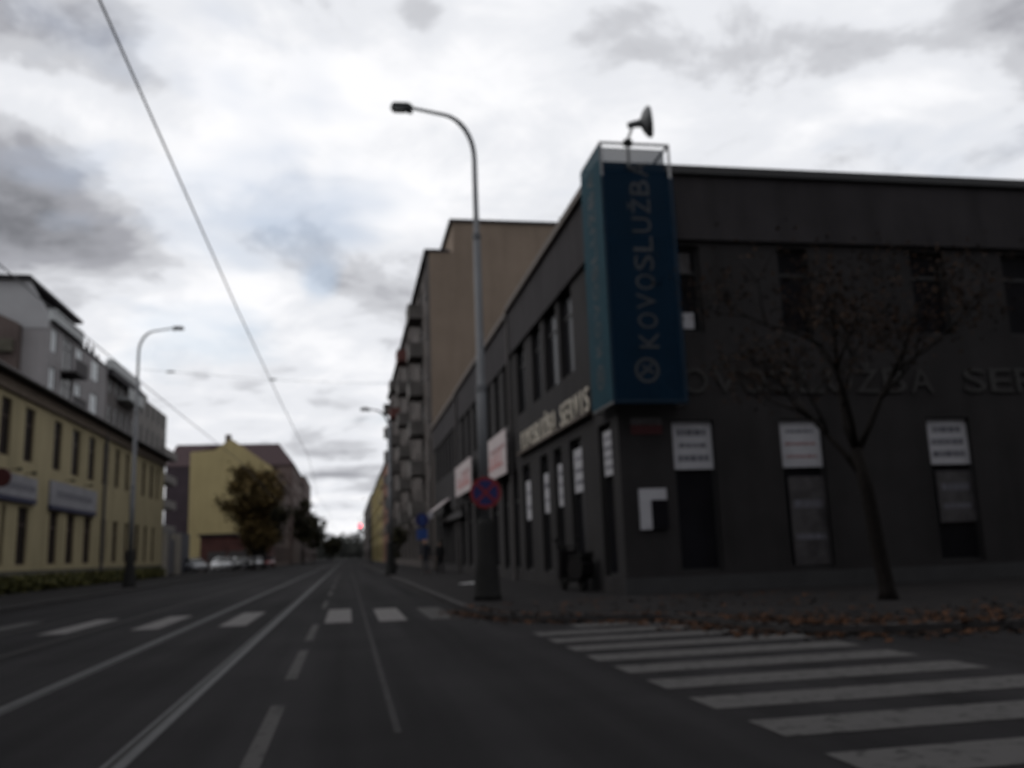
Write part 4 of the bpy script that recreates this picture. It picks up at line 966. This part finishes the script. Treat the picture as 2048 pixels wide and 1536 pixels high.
span_wire((L3.x + .08, L3.y, pa.z), (TXF - .01, 68.0, 14.0), 'span wire from the lamp post to the tall block above the nearer street', (.12, .42, .9))
span_wire((gx1 + .3, 150, 9.0), (TXF - .01, 128, 9.5), 'span wire from the ochre house to the tall block', (.4, .85))
span_wire((gx1 + .3, 182, 8.6), (5.88, 178, 8.6), 'span wire far down the street between the house rows', (.4, .8))

# ================================================================== TREES
def tree(name, label, base, h, spread, trunk_r, leafm, nleaf, leafs, lean=(0, 0), fork=.4, seed=1, group=None, levels=3, nl=3, crown_lo=.35, blobs=None, cat='tree'):
    rs = random.Random(seed); st = random.getstate(); random.seed(seed)
    t = thing(name, base, label, cat, group)
    tb = MB(); bb = MB(); tips = []
    top = Vector((lean[0], lean[1], h * fork))
    mid = top * .5 + Vector((lean[0] * -.12, 0, 0))
    tb.tube([Vector((0, 0, -.05)), Vector((0, 0, .15)) + top * .0, mid * .6, mid * 1.4, top], [trunk_r * 1.5, trunk_r * 1.05, trunk_r, trunk_r * .9, trunk_r * .75], 10)
    def grow(p, d, ln, r_, lv):
        pts = [p]; q = p; dd = d
        for k in range(4):
            dd = (dd + Vector((rs.gauss(0, .14), rs.gauss(0, .14), rs.gauss(0.06, .10)))).normalized(); q = q + dd * ln / 4; pts.append(q)
            if lv <= 1: tips.append(q)
        bb.tube(pts, [r_, r_ * .85, r_ * .7, r_ * .58, r_ * .45], 6)
        if lv > 0:
            for k in range(nl):
                s_ = pts[rs.choice((2, 3, 4))]; ang = rs.uniform(0, 6.28)
                nd = (dd * .75 + Vector((math.cos(ang), math.sin(ang), rs.uniform(-.1, .5))) * .75).normalized()
                grow(s_, nd, ln * rs.uniform(.55, .75), r_ * .5, lv - 1)
    lead = 4
    for k in range(lead):
        ang = k * 6.28 / lead + rs.uniform(-.5, .5); o = Vector((math.cos(ang), math.sin(ang), 0))
        d_ = (Vector((0, 0, 1)) + o * rs.uniform(.35, .75) * spread / (h * .35)).normalized()
        grow(top * rs.uniform(.82, 1.0), d_, h * (1 - fork) * rs.uniform(.40, .55), trunk_r * .5, levels)
    tb.build('trunk', 'bark', t, True); bb.build('branches', 'bark', t, True)
    lb = MB()
    for _ in range(nleaf):
        q = rs.choice(tips) + Vector((rs.gauss(0, 1), rs.gauss(0, 1), rs.gauss(0, .8))) * spread * .11
        leaf(lb, q, leafs * rs.uniform(.6, 1.35))
    if blobs:
        for c, rr, n in blobs:
            for _ in range(n): leaf(lb, Vector((c[0] + random.gauss(0, .62) * rr[0], c[1] + random.gauss(0, .62) * rr[1], c[2] + random.gauss(0, .62) * rr[2])), leafs * random.uniform(.5, 1.25))
    lb.build('crown', leafm, t, fix=False)
    random.setstate(st); return t
# bare autumn street tree before the side wall
TB = G(1777, 1199, KERB)
f_ = PY(1712, 905, TB.y)
tree('street_tree', 'thin leaning autumn tree with sparse brown leaves by the side street kerb', (TB.x, TB.y, KERB), 6.4, 2.2, .13, 'leaf_brown', 3600, .075, ((f_.x - TB.x), 0), (f_.z) / 6.4, 5, levels=3, nl=3)
def far_tree(u, y_, vtop, hw, label, leafm, seed, n, ls, name='street_tree', shape=None):
    b = PY(u, 1120, y_); ztop = PY(u, vtop, y_).z; w_ = hw * y_ / FPX; h = ztop
    rs = random.Random(seed); bl = []
    for k in range(26):
        zz_ = h * rs.uniform(.28, .95); e = math.sin(math.pi * min(1, max(.12, (zz_ / h - .2) / .85))) ** .7
        a = rs.uniform(0, 6.28); rr = w_ * e * rs.uniform(.25, .85)
        bl.append(((math.cos(a) * rr, math.sin(a) * rr, zz_), (w_ * rs.uniform(.22, .36),) * 2 + (w_ * rs.uniform(.18, .30),), n // 26))
    tree(name, label, (b.x, y_, KERB), h, w_, .16 * h / 10, leafm, n // 4, ls, (0, 0), .32, seed, 'trees along the left pavement', 2, 3, blobs=bl)
far_tree(508, 104, 934, 56, 'olive brown street tree in front of the ochre gable', 'leaf_olive', 21, 9000, .40)
far_tree(528, 112, 1000, 48, 'low dark leafy tree beside the olive brown tree', 'leaf_dark', 22, 6000, .42)
far_tree(606, 190, 1000, 22, 'narrow dark tree in front of the reddish house', 'leaf_dark', 23, 2600, .6)
far_tree(628, 215, 1032, 16, 'dark leafy tree farther down the left pavement', 'leaf_dark', 24, 2200, .6)
far_tree(662, 250, 1070, 20, 'rounded dark tree near the far end of the street', 'leaf_dark', 25, 2600, .6)
far_tree(793, 64, 1050, 12, 'small dark street tree on the pavement by the tall block', 'leaf_dark', 26, 1500, .2)
# wood closing the view
hm = MB(); hn = 40
for k in range(hn):
    x0_, x1_ = -260 + 520 * k / hn, -260 + 520 * (k + 1) / hn
    h0, h1 = [7 + 3 * math.sin(x * .013 + 1) + 2 * math.sin(x * .041) for x in (x0_, x1_)]
    hm.poly([(x0_, 500, -.05), (x1_, 500, -.05), (x1_, 620, h1), (x0_, 620, h0)]); hm.poly([(x0_, 620, h0), (x1_, 620, h1), (x1_, 760, -.05), (x0_, 760, -.05)])
struct('hills', hm, mat('hill_grass', (.05, .052, .045), .95, .3, .05))
wb = MB()
for k in range(150):
    x = -75 + k * 0.9 + random.uniform(-1, 1); hh = random.uniform(8, 16); leaves(wb, (x, 490 + random.uniform(-18, 18), hh * .5), 3.2, 3.2, hh * .5, 170, 1.5, .3)
tag(wb.build('distant_wood', 'leaf_far', fix=False), 'distant dark wood closing the end of the street', 'wood', kind='stuff')

# fallen leaves
lb = MB()
def scatter(n, fx, z):
    for _ in range(n):
        x, y_, zz_ = fx(); s_ = random.uniform(.03, .065); a = random.uniform(0, 6.28); tilt = random.uniform(-.35, .35)
        c_, sn = math.cos(a), math.sin(a); q = Vector((x, y_, zz_ + .012)); b = Vector((c_, sn, tilt)) * s_; e = Vector((-sn, c_, random.uniform(-.3, .3))) * s_ * .7
        lb.poly([q - b, q + e, q + b, q - e])
edge = [Vector((x, y_, 0)) for x, y_ in RK[2:]]
def along(i0, i1, off, sd_):
    def f():
        i = random.uniform(i0, i1); k = int(i); p = edge[k].lerp(edge[k + 1], i - k); d = (edge[k + 1] - edge[k]).normalized(); nn = Vector((d.y, -d.x, 0))
        o = random.gauss(off, sd_); q = p - nn * o if False else p + nn * o
        return q.x, q.y, 0.006 if o > 0.02 else KERB + .016
    return f
scatter(700, along(1, 6.99, .12, .22), 0)          # round the corner, in the gutter
scatter(1100, along(7, 11.99, .05, .38), 0)
def strip(): 
    x = random.uniform(5.3, 14); y0 = 9.7 if x > 7 else 10.4
    return x, y0 + abs(random.gauss(0, 1.2)), KERB + .016
scatter(1300, strip, 0)
scatter(250, lambda: (random.uniform(2.6, 9), random.uniform(13.8, 18), KERB + .016), 0)
tag(lb.build('fallen_leaves', 'leaf_fallen', fix=False), 'orange brown fallen leaves along the corner kerb', 'leaves', kind='stuff')
# paper on the pavement
p = G(935, 1168, KERB)
o = MB().prism([(-.30, -.1, .0), (.28, -.16, .01), (.32, .2, .03), (-.22, .24, .0)], (0, 0, .015)).build('paper_sheet', 'paper'); o.location = (p.x, p.y, KERB + .006)
tag(o, 'white sheet of paper lying on the pavement beside the lamp', 'paper')

# ================================================================== CARS
def car(name, label, loc, rz, bm, van=False):
    """local +x is the nose."""
    t = thing(name, loc, label, 'car', 'cars parked along the left pavement', rz)
    L_, W_ = 4.2, .86
    # sections: x, z low, z belt, half width
    secs = [(-2.08, .42, .86, .70), (-1.98, .28, .96, .80), (-1.3, .24, .98, W_), (0, .24, .95, W_), (.95, .24, .93, W_), (1.55, .26, .84, .84), (1.98, .30, .70, .76), (2.10, .42, .60, .66)]
    mb = MB(); n = 6
    for x, z0, z1, hw in secs: mb.v += [(x, -hw * .94, z0), (x, -hw, (z0 + z1) / 2), (x, -hw * .95, z1), (x, hw * .95, z1), (x, hw, (z0 + z1) / 2), (x, hw * .94, z0)]
    for k in range(len(secs) - 1):
        for j in range(n): mb.f.append((k*n+j, k*n+(j+1) % n, (k+1)*n+(j+1) % n, (k+1)*n+j))
    mb.f += [tuple(range(n)), tuple(range((len(secs)-1)*n, len(secs)*n))]
    link('body', mb.mesh('body', bm, True), t)
    rt = 1.46 if not van else 1.85; xs = [(-1.75 if van else -1.85, .94), (-1.5 if van else -1.15, rt - .04), (-.3, rt), (.35, rt - .05), (1.10, .93)]
    mb = MB(); n = 4
    for x, z in xs:
        hi = (z - .9) / (rt - .9); hw = W_ * (.95 - .22 * hi); mb.v += [(x, -W_ * .93, .92), (x, -hw, z), (x, hw, z), (x, W_ * .93, .92)]
    for k in range(len(xs) - 1):
        for j in range(3): mb.f.append((k*n+j, k*n+j+1, (k+1)*n+j+1, (k+1)*n+j))
    g = link('cabin_glass', mb.mesh('cabin_glass', 'glass_blue', False), t)
    mb = MB()
    mb.prism([(xs[1][0], -.60, rt - .045), (-.3, -.62, rt - .003), (.35, -.60, rt - .053), (.35, .60, rt - .053), (-.3, .62, rt - .003), (xs[1][0], .60, rt - .045)], (0, 0, .03))
    link('roof_panel', mb.mesh('roof_panel', bm), t)
    for sgn in (-1, 1):
        for x in (-1.28, 1.30):
            wl_ = link('wheel', MB().lathe((x, sgn * .74, .31), [(.24, -.11), (.31, -.09), (.31, .09), (.24, .11)], 18, 'y').mesh('wheel', 'rubber', True), t)
            link('rim', MB().lathe((x, sgn * .86, .31), [(.20, -.012), (.17, .012)], 14, 'y').mesh('rim', 'chrome'), wl_)
        link('headlight', MB().box((1.93, sgn * .62 - .14, .58), (2.06, sgn * .62 + .14, .72)).mesh('headlight', 'head_lamp'), t)
        link('tail_light', MB().box((-2.08, sgn * .66 - .10, .70), (-2.02, sgn * .66 + .08, .90)).mesh('tail_light', 'car_red'), t)
        link('mirror', MB().box((.72, sgn * .90 - .08, .92), (.84, sgn * .90 + .10, 1.05)).mesh('mirror', bm), t)
    link('grille', MB().box((2.03, -.34, .46), (2.115, .34, .56)).mesh('grille', 'cast_iron'), t)
    link('number_plate', MB().box((2.10, -.26, .36), (2.13, .26, .46)).mesh('number_plate', 'poster'), t)
    return t
def car_at(u, v, rz, *a, **k):
    p = G(u, v, KERB); car(k.pop('name', 'parked_car'), a[0], (p.x, p.y, KERB), rz, a[1], **k)
car_at(388, 1144, R(-62), 'silver parked car next to the gate pier', 'car_silver')
car_at(446, 1141, R(-66), 'white parked car between the silver and the black cars', 'car_white')
car_at(482, 1140, R(-75), 'black parked car right beside the white one', 'car_dark')
car_at(512, 1137, R(-80), 'silver parked car under the dark leafy tree', 'car_silver')
car_at(536, 1135, R(-84), 'dark red parked car past the silver one under the tree', 'car_red')
car_at(608, 1124.5, R(-88), 'white car parked far down the left pavement', 'car_white')

# ================================================================== PEOPLE
def skin_obj(name, verts, edges, rad, m, parent, root=0, sub=2):
    me = bpy.data.meshes.new(name); me.from_pydata(verts, edges, []); o = link(name, me, parent); me.materials.append(M[m])
    md = o.modifiers.new('skin', 'SKIN'); md.use_smooth_shade = True
    for i, r_ in enumerate(rad):
        me.skin_vertices[0].data[i].radius = (r_, r_) if not isinstance(r_, tuple) else r_
    me.skin_vertices[0].data[root].use_root = True
    o.modifiers.new('sub', 'SUBSURF').levels = sub; o.modifiers['sub'].render_levels = sub
    return o
def person(loc, rz, label, jm, tm, h=1.74, stride=.25, bag=None):
    t = thing('person', loc, label, 'person', None, rz); s = h / 1.75
    V, E_, Rr = [], [], []
    def v(p, r_, par=None):
        V.append(tuple(x * s for x in p)); Rr.append(r_ * s if not isinstance(r_, tuple) else (r_[0] * s, r_[1] * s))
        if par is not None: E_.append((par, len(V) - 1))
        return len(V) - 1
    pel = v((0, 0, .95), .125); ab = v((0, 0, 1.12), .115, pel); ch = v((0, .01, 1.32), .135, ab); nk0 = v((0, .0, 1.47), .06, ch); nk = v((0, .01, 1.53), .05, nk0)
    ch_ = v((0, .035, 1.585), .078, nk); hd = v((0, .02, 1.665), .098, ch_); tp_ = v((0, .01, 1.755), .075, hd)
    nose = v((0, .128, 1.64), .014, hd)
    for e in (-1, 1): v((e * .104, .0, 1.65), .016, hd)
    legs = []
    for sg, ph in ((-1, 1), (1, -1)):
        hip = v((sg * .095, 0, .90), .095, pel); kn = v((sg * .10, stride * ph * .55 + .04, .50), .062, hip)
        an = v((sg * .10, stride * ph, .09 + (.05 if ph < 0 else 0)), .042, kn); to = v((sg * .11, stride * ph + .17, .045), .038, an); legs.append((hip, kn, an))
        sh = v((sg * .19, 0, 1.42), .062, ch); el = v((sg * .245, -ph * .09, 1.14), .045, sh); wr = v((sg * .25, -ph * .16 + .10, .90), .03, el)
        pm = v((sg * .25, -ph * .17 + .12, .84), (.022, .036), wr)
        for k, (dx, ln) in enumerate(((-.03, .065), (-.01, .08), (.01, .075), (.028, .06))):
            f1 = v((sg * .25 + dx * .4, -ph * .17 + .125 + dx, .80), .0095, pm); v((sg * .25 + dx * .4 - sg * .012, -ph * .17 + .125 + dx, .80 - ln), .0085, f1)
        th = v((sg * .23, -ph * .17 + .165, .83), .010, pm); v((sg * .225, -ph * .17 + .18, .79), .009, th)
    skin_obj('body', V, E_, Rr, 'skin', t)
    # clothes follow the same joints
    def cloth(name, chain_pts, edges, rads, m): skin_obj(name, [tuple(x * s for x in p) for p in chain_pts], edges, [r_ * s for r_ in rads], m, t)
    tro = [(0, 0, 1.10), (0, 0, .97)]; te = [(0, 1)]; tr_ = [.135, .15]
    for sg, ph in ((-1, 1), (1, -1)):
        i = len(tro); tro += [(sg * .095, 0, .88), (sg * .10, stride * ph * .55 + .04, .50), (sg * .10, stride * ph * .98, .03 + (.03 if ph < 0 else 0))]; tr_ += [.115, .085, .072]; te += [(1, i), (i, i+1), (i+1, i+2)]
    cloth('trousers', tro, te, tr_, tm)
    jk = [(0, 0, .74), (0, 0, 1.10), (0, .01, 1.33), (0, 0, 1.51)]; je = [(0, 1), (1, 2), (2, 3)]; jr = [.185, .165, .175, .085]
    for sg, ph in ((-1, 1), (1, -1)):
        i = len(jk); jk += [(sg * .20, 0, 1.41), (sg * .25, -ph * .09, 1.14), (sg * .25, -ph * .16 + .10, .87)]; jr += [.085, .068, .05]; je += [(2, i), (i, i+1), (i+1, i+2)]
    cloth('jacket', jk, je, jr, jm)
    cloth('hair', [(0, -.055, 1.56), (0, -.045, 1.66), (0, -.01, 1.745), (0, .045, 1.775)], [(0, 1), (1, 2), (2, 3)], [.07, .098, .10, .065], 'hair')
    sh_ = []
    for sg, ph in ((-1, 1), (1, -1)):
        link('shoe', MB().prism([(sg * .10 * s - .045, stride * ph * s - .07, .0), (sg * .10 * s + .045, stride * ph * s - .07, .0), (sg * .11 * s + .05, stride * ph * s + .12, .0), (sg * .11 * s, stride * ph * s + .2, .0), (sg * .11 * s - .05, stride * ph * s + .12, .0)], (0, 0, .085)).mesh('shoe', 'cloth_black'), t)
    return t
p = G(851, 1147, KERB); person((p.x, p.y, KERB), math.pi, 'pedestrian in dark blue jacket walking beneath the blue signs', 'cloth_navy', 'cloth_jeans', 1.78)
p = G(881, 1146, KERB); person((min(p.x, XB - .5), p.y, KERB), 0.1, 'pedestrian in black coat walking close to the wall', 'cloth_black', 'cloth_black', 1.68, .2)

# ------------------------------------------------------------------ scooter by the wall
p = G(1137, 1172, KERB)
s = thing('motor_scooter', (XB - .42, PX(1146, 1140, XB - .42).y, KERB), 'black motor scooter parked against the dark street wall', 'scooter', None, R(8))
for y_, r_ in ((-.62, .23), (.62, .23)):
    w_ = link('wheel', MB().lathe((0, y_, r_), [(r_ * .8, -.06), (r_, -.04), (r_, .04), (r_ * .8, .06)], 18, 'x').mesh('wheel', 'rubber', True), s)
    link('rim', MB().lathe((0, y_, r_), [(r_ * .6, -.045), (r_ * .6, .045)], 12, 'x').mesh('rim', 'gutter_zinc'), w_)
link('body', MB().prism([(-.16, -.95, .42), (-.16, -.75, .30), (-.16, -.10, .28), (-.16, -.02, .55), (-.16, -.15, .76), (-.16, -.85, .80), (-.16, -1.0, .66)], (.32, 0, 0)).mesh('body', 'scooter_black'), s)
link('footboard', MB().box((-.17, -.10, .22), (.17, .42, .30)).mesh('footboard', 'rubber'), s)
link('front_shield', MB().prism([(-.20, .36, .26), (-.22, .48, .26), (-.20, .44, .95), (-.16, .36, .98)], (.42, 0, 0)).mesh('front_shield', 'scooter_black'), s)
link('seat', MB().prism([(-.15, -.98, .802), (-.15, -.12, .79), (-.15, -.10, .85), (-.15, -.55, .88), (-.15, -.98, .93)], (.30, 0, 0)).mesh('seat', 'rubber'), s)
link('handlebar', MB().tube([(-.34, .30, 1.05), (-.12, .38, 1.08), (.12, .38, 1.08), (.34, .30, 1.05)], .025).tube([(0, .38, 1.06), (0, .50, .45)], .03).mesh('handlebar', 'cast_iron'), s)
link('front_mudguard', MB().prism([(-.08, .40, .48), (-.08, .62, .54), (-.08, .86, .44), (-.08, .86, .40), (-.08, .62, .49), (-.08, .42, .42)], (.16, 0, 0)).mesh('front_mudguard', 'scooter_black'), s)
for sg in (-1, 1): link('mirror', MB().tube([(sg * .26, .32, 1.06), (sg * .30, .34, 1.22)], .012).box((sg * .30 - .05, .33, 1.20), (sg * .30 + .05, .35, 1.28)).mesh('mirror', 'cast_iron'), s)
link('stand', MB().tube([(-.12, -.05, .28), (-.22, -.10, 0.01)], .018).mesh('stand', 'cast_iron'), s)
